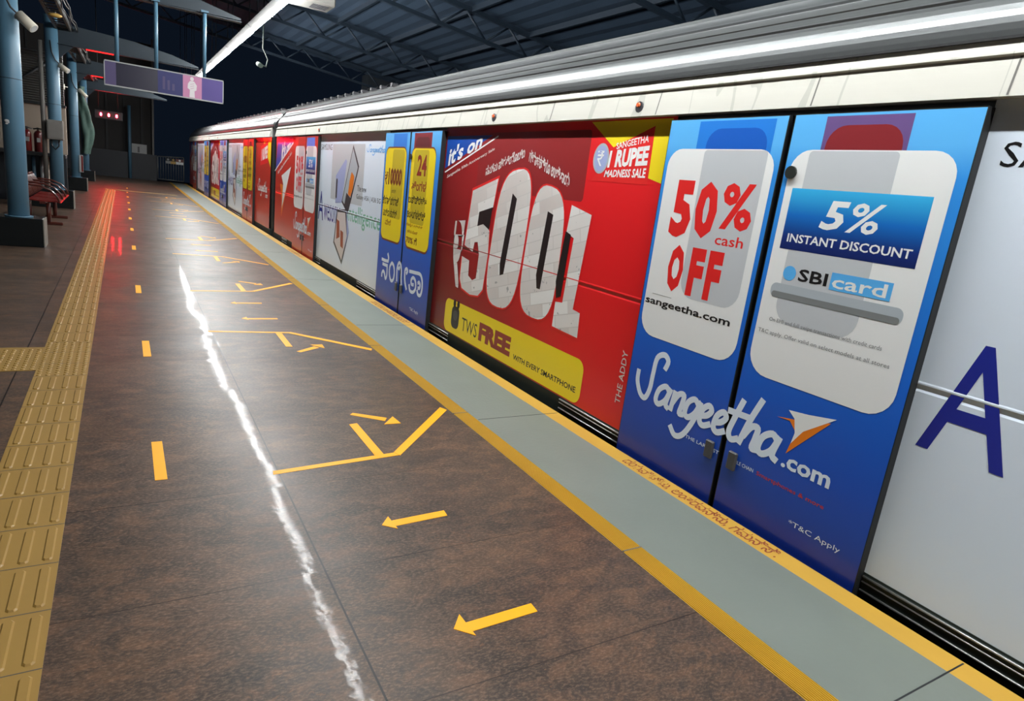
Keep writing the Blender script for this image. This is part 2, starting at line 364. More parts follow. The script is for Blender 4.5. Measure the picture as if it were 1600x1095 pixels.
STEP = .0003
class Print(MB):
    """printed layers on a vertical plane facing the platform; u runs along -Y, so reading direction is far to near"""
    def plane(s, X, dy=0.): s.X = X; s.dy = dy; return s
    def poly(s, pts, mt, ly=1):
        s.add([(s.X-ly*STEP, y+s.dy, z) for y, z in pts], [tuple(range(len(pts)))], mt)
    def rect(s, y0, y1, z0, z1, mt, ly=1): s.poly([(y0, z0), (y1, z0), (y1, z1), (y0, z1)], mt, ly)
    def rrect(s, y0, y1, z0, z1, r, mt, ly=1, rr=None):
        if y0 > y1: y0, y1 = y1, y0
        rs = rr or (r, r, r, r); pts = []
        for (cy, cz, a0, q) in ((y1-rs[0], z0+rs[0], -90, rs[0]), (y1-rs[1], z1-rs[1], 0, rs[1]), (y0+rs[2], z1-rs[2], 90, rs[2]), (y0+rs[3], z0+rs[3], 180, rs[3])):
            for k in range(7): a = math.radians(a0+15*k); pts.append((cy+q*math.cos(a), cz+q*math.sin(a)))
        s.poly(pts, mt, ly)
    def ring(s, y0, y1, z0, z1, r, t, mt, ly=1):
        def outl(e):
            pts = []
            for (cy, cz, a0) in ((y1-r, z0+r, -90), (y1-r, z1-r, 0), (y0+r, z1-r, 90), (y0+r, z0+r, 180)):
                for k in range(7): a = math.radians(a0+15*k); pts.append((cy+(r-e)*math.cos(a), cz+(r-e)*math.sin(a)))
            return pts
        a, b = outl(0), outl(t); n = len(a)
        s.add([(s.X-ly*STEP, y+s.dy, z) for y, z in a+b], [(i, (i+1) % n, n+(i+1) % n, n+i) for i in range(n)], mt)
    def ell(s, cy, cz, ry, rz, mt, ly=1, n=28):
        s.poly([(cy+ry*math.cos(2*pi*k/n), cz+rz*math.sin(2*pi*k/n)) for k in range(n)], mt, ly)
    def text(s, txt, y0, y1, z0, z1, mt, ly=2, bold=.0, shear=0., fn=None):
        vs, fs = glyphs(txt, bold, shear)
        if fn: pts = [fn(u, v) for u, v in vs]
        else: pts = [(y0+(y1-y0)*u, z0+(z1-z0)*v) for u, v in vs]
        s.add([(s.X-ly*STEP, y+s.dy, z) for y, z in pts], fs, mt)
    def quadtext(s, txt, TL, TR, BR, BL, mt, ly=2, bold=0, shear=0):
        def fn(u, v):
            a = (BL[0]*(1-u)+BR[0]*u, BL[1]*(1-u)+BR[1]*u); b = (TL[0]*(1-u)+TR[0]*u, TL[1]*(1-u)+TR[1]*u)
            return (a[0]*(1-v)+b[0]*v, a[1]*(1-v)+b[1]*v)
        s.text(txt, 0, 0, 0, 0, mt, ly, bold, shear, fn)
    def stroke(s, pts, wd, mt, ly=2, smooth=True):
        P = [Vector(p) for p in pts]
        if smooth and len(P) > 2:
            Q = []
            for i in range(len(P)-1):
                p0, p1, p2, p3 = P[max(i-1, 0)], P[i], P[i+1], P[min(i+2, len(P)-1)]
                for k in range(5):
                    t = k/5; Q.append(.5*((2*p1)+(p2-p0)*t+(2*p0-5*p1+4*p2-p3)*t*t+(3*p1-p0-3*p2+p3)*t**3))
            Q.append(P[-1]); P = Q
        for i, (a, b) in enumerate(zip(P[:-1], P[1:])):
            d = (b-a)
            if d.length < 1e-6: continue
            d.normalize(); nrm = Vector((-d.y, d.x))*wd/2; e = d*wd*.2
            s.cnt = getattr(s, 'cnt', 0)+1
            s.poly([a-nrm-e, b-nrm+e, b+nrm+e, a+nrm-e], mt, ly+.012*s.cnt)

# script-style shop lettering: letters as pen strokes, unit cell x 0..9.6, baseline 0, x-height 1
SCRIPT = [
 [(.9,1.9),(.95,2.35),(.55,2.6),(.1,2.3),(.15,1.4),(.25,.6),(.1,.0),(-.35,.1),(-.85,.7),(-1.0,1.3)],
 [(1.7,.85),(1.35,1.05),(.95,.75),(.9,.2),(1.2,0),(1.6,.35),(1.75,1.0),(1.7,.2),(1.95,0)],
 [(2.1,1.0),(2.15,0)], [(2.15,.4),(2.4,.95),(2.75,1.0),(2.8,.5),(2.8,.05),(3.05,.05)],
 [(3.85,.85),(3.5,1.05),(3.15,.75),(3.15,.2),(3.45,.05),(3.8,.4),(3.95,1.0),(3.85,0),(3.5,-.9),(3.0,-1.15),(2.5,-.8)],
 [(4.15,.4),(4.55,.55),(4.75,.85),(4.5,1.05),(4.2,.75),(4.2,.2),(4.5,0),(4.9,.2)],
 [(5.1,.4),(5.5,.55),(5.7,.85),(5.45,1.05),(5.15,.75),(5.15,.2),(5.45,0),(5.85,.2)],
 [(6.3,1.95),(6.15,1.0),(6.1,.3),(6.35,0),(6.7,.15)], [(5.7,1.25),(6.9,1.3)],
 [(7.25,2.3),(7.0,1.2),(6.85,0)], [(6.95,.4),(7.2,.95),(7.55,1.0),(7.6,.5),(7.6,.05),(7.85,.05)],
 [(8.7,.85),(8.35,1.05),(7.95,.75),(7.9,.2),(8.2,0),(8.6,.35),(8.75,1.0),(8.7,.2),(9.0,0)]]
def script_logo(p, ya, yb, zb, xh, wd, mt, ly=3, slant=.18, rise=0., keep=None):
    sc = (yb-ya)/9.0
    for i, st in enumerate(SCRIPT):
        pts = [(ya+sc*(x+slant*y), zb+xh*y+rise*x) for x, y in st]
        if keep and not keep(pts): continue
        p.stroke(pts, wd, mt, ly)
def star(p, y, z, s, ly=3, w=1.0):   # pointed arrow emblem, orange behind white
    q = lambda pts: [(y+a*s*w, z+b*s) for a, b in pts]
    p.poly(q([(.62, .0), (.3, .02), (.1, -.18), (.22, -.72), (-.62, .30), (-.2, .2), (.12, .1)]), M_ORANGE, ly)
    p.poly(q([(.38, .24), (.2, .1), (.12, -.2), (.16, -.46), (-.06, -.1), (-.72, .42), (-.1, .3)]), M_WHITE, ly+.5)

# ================================================================== SETTING
YA, YB = -8.0, 36.6
f = MB(); f.box(-9, 1.9, YA, YB, -.3, 0, FLOOR); f.build('floor', **STRUCT)
# ribbed yellow strip, coping slab and painted edge
f = MB(); f.box(1.9, 2.012, YA, YB, -.3, -.002, M_YSTRIP)
for k in range(11):
    x = 1.906+k*.0096; f.extr([(x, -.002), (x+.0055, -.002), (x+.0045, .003), (x+.001, .003)], YA, YB, M_YSTRIP)
for y in [1.891+1.8*k for k in range(-3, 19)]: f.box(1.9, 2.012, y-.003, y+.003, -.01, .0035, M_GREYP2)
f.build('trim_1', **STRUCT)
f = MB(); f.box(2.012, 2.555, YA, YB, -.3, 0, M_CONC)
f.build('trim_2', **STRUCT)
f = MB(); f.box(2.555, 2.68, YA, YB, -.3, .0, M_YPAINT)
def edge_text(y0, y1):
    vs, fs = glyphs('ದಯವಿಟ್ಟು, ಅಂತರವನ್ನು, ಗಮನಿಸಿ.', .012)
    f.add([(2.568+.1*v, y0+(y1-y0)*u, .0006) for u, v in vs], fs, M_REDTXT)
edge_text(2.72, 1.6); edge_text(7.55, 6.4); edge_text(12.4, 11.3)
f.build('trim_3', **STRUCT)
# slab joints on the coping
f = MB()
for y in (.82, 3.55, 6.3, 9.05, 11.8, 14.6): f.box(2.02, 2.67, y-.003, y+.003, -.004, .0009, M_DARK)
f.build('trim_4', **STRUCT)
f = MB(); f.box(2.2, 2.66, YA, YB, -1.25, -.3, M_DARK); f.build('wall_platform', **STRUCT)
f = MB(); f.box(2.2, 16, -8, 70, -1.35, -1.25, M_BALLAST); f.build('floor_track', **STRUCT)
f = MB(); f.box(6.6, 6.8, -8, 70, -1.25, -.1, M_DARK); f.build('wall_trackside', **STRUCT)
# roof sheet sloping down over the track
zr = lambda x: 7.3-.12*x
f = MB()
prof = []
xs = [-9+.25*k for k in range(int(24/.25)+1)]
for i, x in enumerate(xs): prof.append((x, zr(x)+(.03 if i % 2 else 0)))
prof += [(15, zr(15)+.12), (-9, zr(-9)+.12)]
f.extr(prof, -8, 32.0, M_ROOFSH); f.build('ceiling', **STRUCT)
# left boundary wall and end walls
f = MB(); f.box(-9.2, -9, YA, YB, -.3, 7, M_DARK); f.build('wall_left', **STRUCT)
f = MB(); f.box(-9, 1.39, 36.6, 36.75, 0, 1.2, M_DARKB)
f.build('wall_end', **STRUCT)
f = MB()
f.box(-9, 1.3, 37.2, 37.5, -.3, 6.2, M_BROWNW)
for k in range(14): f.box(-8.6+.72*k, -8.52+.72*k, 37.12, 37.2, 1.2, 6.2, M_DARK)
f.build('wall_back', **STRUCT)

# ================================================================== TRUSSES / ROOF STEEL
def ordn(i): return ['first', 'second', 'third', 'fourth', 'fifth', 'sixth', 'seventh', 'eighth', 'ninth', 'tenth', 'eleventh', 'twelfth', 'thirteenth', 'fourteenth', 'fifteenth'][i]
COLY = [11.08, 17.5, 24.0, 30.4]
for i, y in enumerate([4.3]+COLY):
    t = thing('roof_truss', f'slate blue steel roof truss spanning the track, {ordn(i)} counted from the viewer', 'roof truss', (3, y, zr(3)-.3), 'roof trusses')
    c = MB(); c.extx([(y-.07, 0), (y+.07, 0), (y+.07, .12), (y-.07, .12)], -8.8, 14.6, M_TRUSS)
    # tilt top chord along roof
    c.v = [(x, yy, zr(x)-.16+z) for x, yy, z in c.v]; c.build('top_chord', t)
    c = MB(); c.extx([(y-.06, 0), (y+.06, 0), (y+.06, .09), (y-.06, .09)], -8.8, 14.6, M_TRUSS)
    c.v = [(x, yy, zr(x)-.78+z) for x, yy, z in c.v]; c.build('bottom_chord', t)
    for k in range(16):
        x = -8+k*1.4; c = MB()
        c.tube([(x, y, zr(x)-.72), (x+.7, y, zr(x+.7)-.12)], .03, M_TRUSS, 6); c.tube([(x+.7, y, zr(x+.7)-.12), (x+1.4, y, zr(x+1.4)-.72)], .03, M_TRUSS, 6)
        c.build('web_brace', t)
for i in range(10):
    x = -5+i*1.9
    c = MB(); c.box(x-.04, x+.04, -5.5, 30.3, zr(x)-.15, zr(x)-.01, M_TRUSS)
    c.build('roof_purlin', **tagd(f'long thin purlin under the dark roof, {ordn(i)} from the platform side', 'roof beam', 'roof purlins'))

# ================================================================== TUBE LIGHTS
TX, TZ = 2.07, 3.79
def tube_light(y, label):
    t = thing('tube_light', label, 'light', (TX, y, TZ), 'tube lights above the platform edge')
    h = MB(); h.extr([(TX-.1, TZ+.085), (TX-.05, TZ+.14), (TX+.05, TZ+.14), (TX+.1, TZ+.085), (TX+.03, TZ+.04), (TX-.03, TZ+.04)], y-1.5, y+1.5, M_HOUS)
    h.build('housing', t)
    d = MB(); d.tube([(TX, y-1.46, TZ-.016), (TX, y+1.46, TZ-.004)], .022, M_TUBE, 12); d.build('tube', t)
    for s in (-1.1, 1.1):
        r = MB(); r.tube([(TX, y+s, TZ+.08), (TX, y+s, zr(TX)-.1)], .012, M_TRUSS, 6); r.build('hanger_rod', t)
    return t
YT = [-6.2+3.03*k for k in range(13)]
tl = tube_light(YT[0], 'white glowing tube light over the platform edge, hindmost of the row')
for i, y in enumerate(YT[1:]): dup(tl, (TX, y, TZ), f'white glowing tube light over the platform edge, {ordn(i)} along the row after the hindmost')

# ================================================================== TRAIN
XD, XB, XF = 2.73, 2.78, 2.735
def door_blank(p, y0, y1, print_mat):
    p.box(XD, XB-.002, y0, y1, -.06, 2.02, M_RUB)
    p.rect(y0+.012, y1-.012, -.055, 2.015, print_mat, 1)
def win_frame(p, y0, y1, z0, z1, r=.1):
    p.ring(y0, y1, z0, z1, r, .008, M_DKGREY, 6)

def leaf_50(p, c, style):      # c = centre of the door pair; far leaf
    p.plane(XD, c)
    a, b = .03, .83
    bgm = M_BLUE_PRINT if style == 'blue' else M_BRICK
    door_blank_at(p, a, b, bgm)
    # window film at the top
    if style == 'blue':
        p.rect(.1, .6, 1.8, 2.005, M_MBLUE, 2); p.rrect(.13, .53, 1.6, 1.965, .09, vinyl('deep_blue_film', (20, 96, 200)), 3)
    else: p.rect(.06, .6, 1.8, 2.0, M_DKRED, 2)
    p.rrect(.06, .80, .765, 1.86, .1, M_WHITE, 4, rr=(.12, .1, .1, .12))
    p.rrect(.11, .53, 1.045, 1.855, .07, M_WGREY, 5, rr=(.1, .02, .02, .1))
    for (s_, q0, q1, z0, z1, bo) in (('5', .70, .545, 1.37, 1.69, .05), ('0', .52, .365, 1.385, 1.69, .05), ('%', .34, .13, 1.45, 1.69, .03), ('cash', .34, .15, 1.365, 1.42, .01)):
        p.text(s_, q0, q1, z0, z1, M_REDB, 6, bo)
    for (s_, q0, q1) in (('O', .65, .53), ('F', .485, .38), ('F', .355, .255)): p.text(s_, q0, q1, 1.06, 1.33, M_REDB, 6, .06)
    p.text('sangeetha.com', .79, .13, .945, 1.0, M_BLK, 6, .02)
    p.rect(.74, .58, .0+1.02, 1.022, M_GREYP, 6)
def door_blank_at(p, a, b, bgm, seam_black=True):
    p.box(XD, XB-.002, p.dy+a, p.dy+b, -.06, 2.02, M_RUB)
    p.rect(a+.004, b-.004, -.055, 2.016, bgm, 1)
def leaf_5(p, c, style):
    p.plane(XD, c)
    a, b = -.82, -.0
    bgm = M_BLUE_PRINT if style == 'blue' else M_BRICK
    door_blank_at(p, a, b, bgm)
    if style == 'blue':
        p.rect(-.17, -.56, 1.8, 2.005, M_PURP, 2); p.rrect(-.19, -.54, 1.6, 1.965, .09, M_MAROON, 3)
    else: p.rect(-.06, -.62, 1.8, 2.0, M_MBLUE, 2)
    p.rrect(-.03, -.775, .765, 1.86, .1, M_WHITE, 4, rr=(.12, .1, .1, .12))
    p.rrect(-.12, -.54, 1.045, 1.855, .07, M_WGREY, 5, rr=(.1, .02, .02, .1))
    p.rect(-.07, -.715, 1.4, 1.685, M_BAR, 6)
    p.text('5', -.25, -.38, 1.51, 1.64, M_WHITE, 7, .03, .2); p.text('%', -.38, -.54, 1.51, 1.64, M_WHITE, 7, .015, .2)
    p.text('INSTANT DISCOUNT', -.10, -.69, 1.435, 1.475, M_WHITE, 7, .02)
    p.ell(-.155, 1.29, .035, .035, M_LBLUE, 7); p.text('SBI', -.205, -.355, 1.262, 1.32, M_BLK, 7, .02)
    p.rect(-.37, -.65, 1.252, 1.33, M_LBLUE, 7); p.text('card', -.38, -.63, 1.262, 1.32, M_WHITE, 8, .015)
    p.rrect(-.07, -.72, 1.165, 1.235, .03, M_PALE, 6); p.rrect(-.08, -.71, 1.165, 1.195, .014, M_GREYP, 7)
    p.text('On EMI and full swipe transactions with credit cards', -.10, -.67, 1.04, 1.065, M_GREYP, 7)
    p.text('T&C apply. Offer valid on select models at all stores', -.05, -.72, .975, 1.0, M_GREYP, 7)
def door_lower(pl, pr, c, style, far):
    """shop lettering across both leaves; strokes kept on the leaf they fall on"""
    mt = M_PALE if style == 'blue' else M_WHITE
    wl = M_SILVER
    seam = c+.015
    if style in ('blue', 'brick'):
        for p, keep in ((pl, lambda pts: sum(q[0] for q in pts)/len(pts) > .0), (pr, lambda pts: sum(q[0] for q in pts)/len(pts) <= .0)):
            p.plane(XD, c); script_logo(p, .66, -.31, .385 if far else .375, .115, .034, wl, 4, keep=keep)
        pr.text('.com', -.34, -.60, .37, .43, wl, 4, .03)
        star(pr, -.40, .60, .22, 4, 1.0)
        pl.text('THE LARGEST', .28, .03, .27, .29, wl, 4, .01); pr.text('MOBILE CHAIN', -.04, -.2, .27, .29, wl, 4, .01)
        pr.text('Smartphones & more', -.22, -.60, .262, .29, M_BRICK, 4, .01)
        pr.text('*T&C Apply', -.45, -.72, .105, .14, wl, 4)
def leaf_yellow(p, c, side, style):
    p.plane(XD, c)
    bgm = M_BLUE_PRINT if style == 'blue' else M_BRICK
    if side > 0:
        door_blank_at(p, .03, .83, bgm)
        p.rect(.12, .55, 1.8, 2.005, M_MBLUE if style == 'blue' else M_REDB, 2)
        p.rrect(.10, .78, .76, 1.86, .1, M_BROWN, 3); p.rrect(.105, .775, .78, 1.845, .1, M_YEL, 4)
        p.rrect(.16, .54, 1.045, 1.83, .04, M_YELDK, 5)
        p.text('₹', .76, .66, 1.42, 1.57, M_BROWN, 6, .01); p.text('10000', .64, .2, 1.42, 1.62, M_BROWN, 6, .05)
        p.text('ವರೆಗೆ', .5, .36, 1.335, 1.375, M_BLK, 6)
        p.text('ಕ್ಯಾಶ್ ಬ್ಯಾಕ್', .78, .24, 1.19, 1.3, M_BLK, 6, .02); p.text('ಎಲ್ಲಾ ಕಾರ್ಡ್', .74, .27, 1.05, 1.15, M_BLK, 6, .01); p.text('ಮೇಲೆ', .65, .45, .95, 1.02, M_DKRED, 6, .01)
    else:
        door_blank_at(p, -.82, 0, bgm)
        p.rect(-.1, -.58, 1.8, 2.005, M_MAROON if style == 'blue' else M_REDB, 2); p.rrect(-.14, -.54, 1.7, 1.96, .08, vinyl('deep_maroon_film', (104, 34, 38)), 3)
        p.rrect(-.05, -.72, .76, 1.86, .1, M_BROWN, 4); p.rrect(-.055, -.715, .78, 1.845, .1, M_YEL, 5)
        p.rrect(-.14, -.54, 1.045, 1.83, .04, M_YELDK, 6)
        p.text('24', -.24, -.5, 1.56, 1.78, M_DKRED, 7, .03); p.text('ತಿಂಗಳ', -.12, -.53, 1.4, 1.51, M_DKRED, 7, .02)
        p.text('ಬಡ್ಡಿರಹಿತ', -.06, -.58, 1.26, 1.35, M_BLK, 7, .02); p.text('ಕಂತುಗಳಲ್ಲಿ', -.06, -.57, 1.1, 1.2, M_BLK, 7, .02)
        p.text('ಮೊಬೈಲ್ ಖರೀದಿಸಿ', -.04, -.52, 1.0, 1.04, M_DKRED, 7); p.text('ಹಳೆಯ ಫೋನ್', -.1, -.4, .93, .97, M_DKRED, 7); p.text('70% ಗೆ', -.08, -.4, .82, .9, M_BROWN, 7, .02)
KANNADA_LOGO = [
[(7.458, 0.614), (7.426, 0.57), (7.433, 0.522)] ,
[(7.656, 0.521), (7.538, 0.519), (7.425, 0.526)] ,
[(7.615, 0.468), (7.527, 0.467), (7.441, 0.47)] ,
[(7.619, 0.312), (7.619, 0.352), (7.582, 0.383), (7.534, 0.366), (7.483, 0.306), (7.444, 0.352), (7.451, 0.449)] ,
[(7.299, 0.526), (7.357, 0.474), (7.36, 0.395), (7.311, 0.326), (7.254, 0.316), (7.207, 0.354), (7.197, 0.432), (7.234, 0.502), (7.299, 0.526)] ,
[(7.097, 0.344), (7.11, 0.427), (7.111, 0.503), (7.066, 0.562), (7.006, 0.547), (6.975, 0.478), (6.964, 0.396), (6.932, 0.308)] ,
[(7.093, 0.506), (7.051, 0.494), (7.031, 0.52)] ,
[(6.818, 0.476), (6.788, 0.509), (6.818, 0.531), (6.862, 0.506), (6.858, 0.433), (6.83, 0.364), (6.78, 0.304)] ,
[(6.729, 0.518), (6.565, 0.529), (6.417, 0.533), (6.352, 0.476), (6.338, 0.383), (6.368, 0.316), (6.435, 0.311), (6.467, 0.35)] ,
[(6.708, 0.368), (6.671, 0.311), (6.586, 0.307), (6.524, 0.348), (6.518, 0.402), (6.547, 0.45), (6.61, 0.466), (6.657, 0.431), (6.64, 0.389), (6.581, 0.391)] ,
[(6.45, 0.379), (6.406, 0.387), (6.399, 0.424), (6.431, 0.445), (6.462, 0.43)] ,
]
def door_lower_kannada(pl, pr, c):
    pl.plane(XD, c); pr.plane(XD, c)
    for st in KANNADA_LOGO:
        q = [(y-6.99, z) for y, z in st]
        (pl if sum(a for a, b in q)/len(q) > .03 else pr).stroke(q, .038, M_SILVER, 4)
    pr.text('*T&C Apply', -.34, -.6, .085, .13, M_SILVER, 4)

def make_door(car, c, kind, style):
    if c > 26: far = True
    pl, pr = Print(), Print()
    if kind == 'cards': leaf_50(pl, c, style); leaf_5(pr, c, style)
    else: leaf_yellow(pl, c, 1, style); leaf_yellow(pr, c, -1, style)
    if kind == 'yellow' and style == 'blue': door_lower_kannada(pl, pr, c)
    else: door_lower(pl, pr, c, style, True)
    l = pl.build('door_leaf', car); r = pr.build('door_leaf', car)
    for o, y in ((l, c+.09), (r, c-.07)):
        hb = MB(); hb.box(XD-.022, XD-.002, y-.028, y+.028, .23, .33, M_DKGREY, .006); hb.build('door_handle', o)
    lk = MB(); lk.tube([(XD-.012, c-.045, 1.755), (XD-.002, c-.045, 1.755)], .03, M_GLASSK, 16); lk.build('emergency_lock', r)
    # dark frame: header and rails beside the doorway
    return l, r

def body_panel(p, y0, y1, base, skirt=None):
    # side skin with a pressed bead at z .92-.95 and a lower edge
    p.add([(XB, y0, 2.06), (XB, y1, 2.06), (XB, y1, .96), (XB, y0, .96), (XB-.002, y0, .954), (XB-.002, y1, .954), (XB-.002, y1, .948), (XB-.002, y0, .948),
           (XB+.004, y0, .927), (XB+.004, y1, .927), (XB, y1, .916), (XB, y0, .916), (XB, y0, .07), (XB, y1, .07)],
          [(0, 1, 2, 3), (3, 2, 5, 4), (4, 5, 6, 7), (7, 6, 9, 8), (8, 9, 10, 11), (11, 10, 13, 12)], base)
def rails(p, y0, y1):
    for z, r in ((.055, .006), (.03, .004), (-.012, .005)):
        p.tube([(XB-.012, y0, z), (XB-.012, y1, z)], r, M_STEEL, 8)
    p.box(XB-.01, XB+.02, y0, y1, -.03, .062, M_UNDER)

def ad_red(p, dy, full=True):
    p.plane(XB, dy)     # local coordinates as on the first red panel: 2.97 .. 6.13
    p.rrect(3.76, 5.42, 1.5, 1.99, .03, M_REDDK, 1)
    p.poly([(6.14, 1.66), (5.20, 1.97), (6.14, 1.97)], vinyl('royal_blue_print', (18, 80, 180)), 2)
    p.stroke([(6.13, 1.625), (5.1, 1.96)], .014, M_WHITE, 3, False)
    p.quadtext("it's on", (6.06, 1.86), (5.36, 2.0), (5.4, 1.87), (6.08, 1.68), M_WHITE, 3, .03)
    p.quadtext('Sangeetha 50th Anniversary Sale', (6.07, 1.6), (5.14, 1.87), (5.14, 1.84), (6.07, 1.56), M_PINKW, 3, .02)
    def arc(y0, y1, zlo, bow, h):
        def fn(u, v):
            t = 2*u-1; return (y0+(y1-y0)*u, zlo+bow*(1-t*t)+h*v-.06*t*0)
        return fn
    p.text('ನಮ್ಮ ಪ್ರತಿಯೊಬ್ಬ', 0, 0, 0, 0, M_PINKW, 4, .03, 0, lambda u, v: (5.26-.64*u, 1.62+.17*u+.09*v))
    p.text('ಗ್ರಾಹಕರಿಗೂ ಉಳಿತಾಯ', 0, 0, 0, 0, M_PINKW, 4, .03, 0, lambda u, v: (4.55-.6*u, 1.76-.17*u+.1*v))
    # large figures made of stacked boxes
    def figs(e, mt, ly, boxes=False):
        five = [(5.47, 1.48), (5.01, 1.61), (5.05, 1.36), (5.30, 1.30), (5.31, 1.19), (5.17, 1.22), (5.07, 1.15), (5.05, .95), (5.08, .62), (5.16, .55), (5.32, .53), (5.50, .56), (5.56, .64), (5.56, .86), (5.40, .84), (5.39, .70), (5.30, .67), (5.23, .70), (5.22, .92), (5.27, 1.03), (5.33, 1.02), (5.35, .93), (5.53, .97)]
        one = [(3.88, 1.47), (3.63, 1.42), (3.69, .74), (3.60, .73), (3.59, .55), (3.92, .56), (3.92, .75), (3.83, .76), (3.80, 1.24), (3.90, 1.27)]
        for k, poly in enumerate((five, one)):
            cy = sum(q[0] for q in poly)/len(poly); cz = sum(q[1] for q in poly)/len(poly)
            p.poly([(cy+(y-cy)*(1+e/.28)+ (0), cz+(z-cz)*(1+e/.5)) for y, z in poly] if e else poly, mt, ly)
        def oval(TL, TR, BR, BL, rt, ee):
            n = 32; pts = []
            for k in range(n):
                a = 2*pi*k/n; cu = math.copysign(abs(math.cos(a))**.7, math.cos(a)); cv = math.copysign(abs(math.sin(a))**.55, math.sin(a))
                u = .5+.5*cu*(1+ee); v = .5+.5*cv*(1+ee*.4)
                q0 = (BL[0]*(1-u)+BR[0]*u, BL[1]*(1-u)+BR[1]*u); q1 = (TL[0]*(1-u)+TR[0]*u, TL[1]*(1-u)+TR[1]*u)
                pts.append((q0[0]*(1-v)+q1[0]*v, q0[1]*(1-v)+q1[1]*v))
            return pts
        for (TL, TR, BR, BL) in (((4.96, 1.66), (4.42, 1.73), (4.50, .53), (5.06, .52)), ((4.40, 1.62), (3.94, 1.55), (3.94, .56), (4.47, .56))):
            p.poly(oval(TL, TR, BR, BL, 0, e*3), mt, ly)
    figs(.02, M_REDB, 5); figs(0, M_BOXES, 6)
    sh = vinyl('shadow_black_print', (34, 24, 26))
    p.poly([(5.06, 1.36), (5.30, 1.30), (5.31, 1.17), (5.2, 1.2), (5.08, 1.16)], sh, 7)
    p.poly([(4.74, 1.50), (4.66, 1.46), (4.74, .82), (4.80, .80), (4.82, .9)], sh, 7)
    p.poly([(4.18, 1.40), (4.10, 1.38), (4.15, .80), (4.20, .80), (4.23, .9)], sh, 7)
    p.poly([(3.91, 1.28), (3.84, 1.26), (3.86, .80), (3.92, .78), (3.95, .9)], sh, 7)
    p.quadtext('₹', (5.80, 1.17), (5.56, 1.2), (5.54, .54), (5.73, .56), M_BOXES, 6, .05)
    p.rrect(3.46, 5.82, .08, .41, .08, M_YEL, 4)
    p.rrect(5.49, 5.66, .14, .36, .06, M_BLK, 5); p.ell(5.61, .385, .03, .04, M_BLK, 5); p.ell(5.53, .385, .03, .04, M_BLK, 5)
    p.ell(5.575, .27, .05, .05, M_DKGREY, 6)
    p.text('TWS', 5.42, 5.1, .16, .29, M_BLK, 5, .0); p.text('FREE', 5.06, 4.48, .155, .325, M_DKRED, 5, .06)
    p.text('WITH EVERY SMARTPHONE', 4.42, 3.52, .155, .2, M_BLK, 5, .02)
    # price tag corner
    p.poly([(3.78, 2.04), (2.985, 2.04), (2.985, 1.66), (3.12, 1.69), (3.5, 1.87)], M_YEL, 2)
    p.poly([(3.6, 1.84), (3.13, 2.0), (3.12, 1.65), (3.70, 1.65), (3.64, 1.7)], M_REDB, 3)
    p.quadtext('SANGEETHA', (3.48, 1.90), (3.17, 1.95), (3.17, 1.905), (3.47, 1.86), M_WHITE, 4, .02)
    p.quadtext('1 RUPEE', (3.53, 1.85), (3.15, 1.885), (3.15, 1.765), (3.54, 1.74), M_WHITE, 4, .05)
    p.quadtext('MADNESS SALE', (3.55, 1.725), (3.15, 1.75), (3.15, 1.69), (3.56, 1.68), M_WHITE, 4, .03)
    p.ell(3.62, 1.8, .085, .1, M_PALE, 5); p.ell(3.62, 1.8, .07, .085, M_LAV, 6); p.text('₹', 3.66, 3.59, 1.75, 1.85, M_WHITE, 7)
    p.text('THE ADDY', 0, 0, 0, 0, M_PINKW, 4, .01, 0, lambda u, v: (3.085-.05*(1-v), .24+.36*u))

def ad_silver(p, dy, y1=11.1):
    p.plane(XB, dy)     # local as on the far silver panel: 7.86 .. 11.1
    p.text('SAMSUNG', 11.05, 10.39, 1.81, 1.9, M_BLK, 2, .0)
    script_logo(p, 8.62, 7.95, 1.80, .035, .012, M_LBLUE, 2)
    p.rrect(8.75, 10.35, 1.08, 1.9, .02, M_WGREY, 1)
    p.text('The new', 9.0, 8.6, 1.27, 1.35, M_BLK, 3, .0); p.text('Galaxy A56 | A36 5G', 9.02, 8.0, 1.15, 1.23, M_BLK, 3, .0)
    p.text('A', 11.06, 10.74, .70, 1.16, M_NAVY, 3, .0); p.text('wesome', 10.70, 9.75, .72, .98, M_NAVY, 3, .0)
    p.text('Intelligence', 9.4, 7.95, .76, 1.06, M_GREEN, 2, .01)
    # two phones, one leaning above the other
    p.poly([(10.1, 1.44), (9.62, 1.69), (9.56, 1.66), (9.72, 1.06), (10.06, 1.03)], M_LAV, 4)
    p.rrect(9.99, 10.07, 1.1, 1.4, .04, M_DKGREY, 5)
    p.poly([(9.29, 1.89), (8.97, 1.60), (9.38, .92), (9.72, 1.07)], M_DKGREY, 5); p.poly([(9.29, 1.84), (9.02, 1.59), (9.40, .98), (9.68, 1.09)], M_PALE, 6)
    p.poly([(9.30, 1.52), (9.16, 1.46), (9.2, 1.3), (9.3, 1.17), (9.42, 1.2), (9.38, 1.38)], M_ORANGE, 7); p.poly([(9.5, 1.22), (9.24, 1.14), (9.4, .95), (9.58, 1.02)], M_DKGREY, 7)
    p.poly([(9.93, .95), (9.45, .98), (9.27, .67), (9.55, .16), (10.05, .43)], M_DKGREY, 5); p.poly([(9.9, .91), (9.5, .93), (9.36, .6), (9.57, .22), (10.0, .45)], M_PINKW, 6)
    p.poly([(9.92, .8), (9.78, .78), (9.72, .55), (9.9, .5)], M_SKIN, 7); p.poly([(9.7, .66), (9.55, .64), (9.52, .4), (9.66, .42)], M_SKIN, 7)
    p.poly([(9.45, .98), (9.27, .67), (9.5, .35), (9.36, .6)], M_LAV, 7)

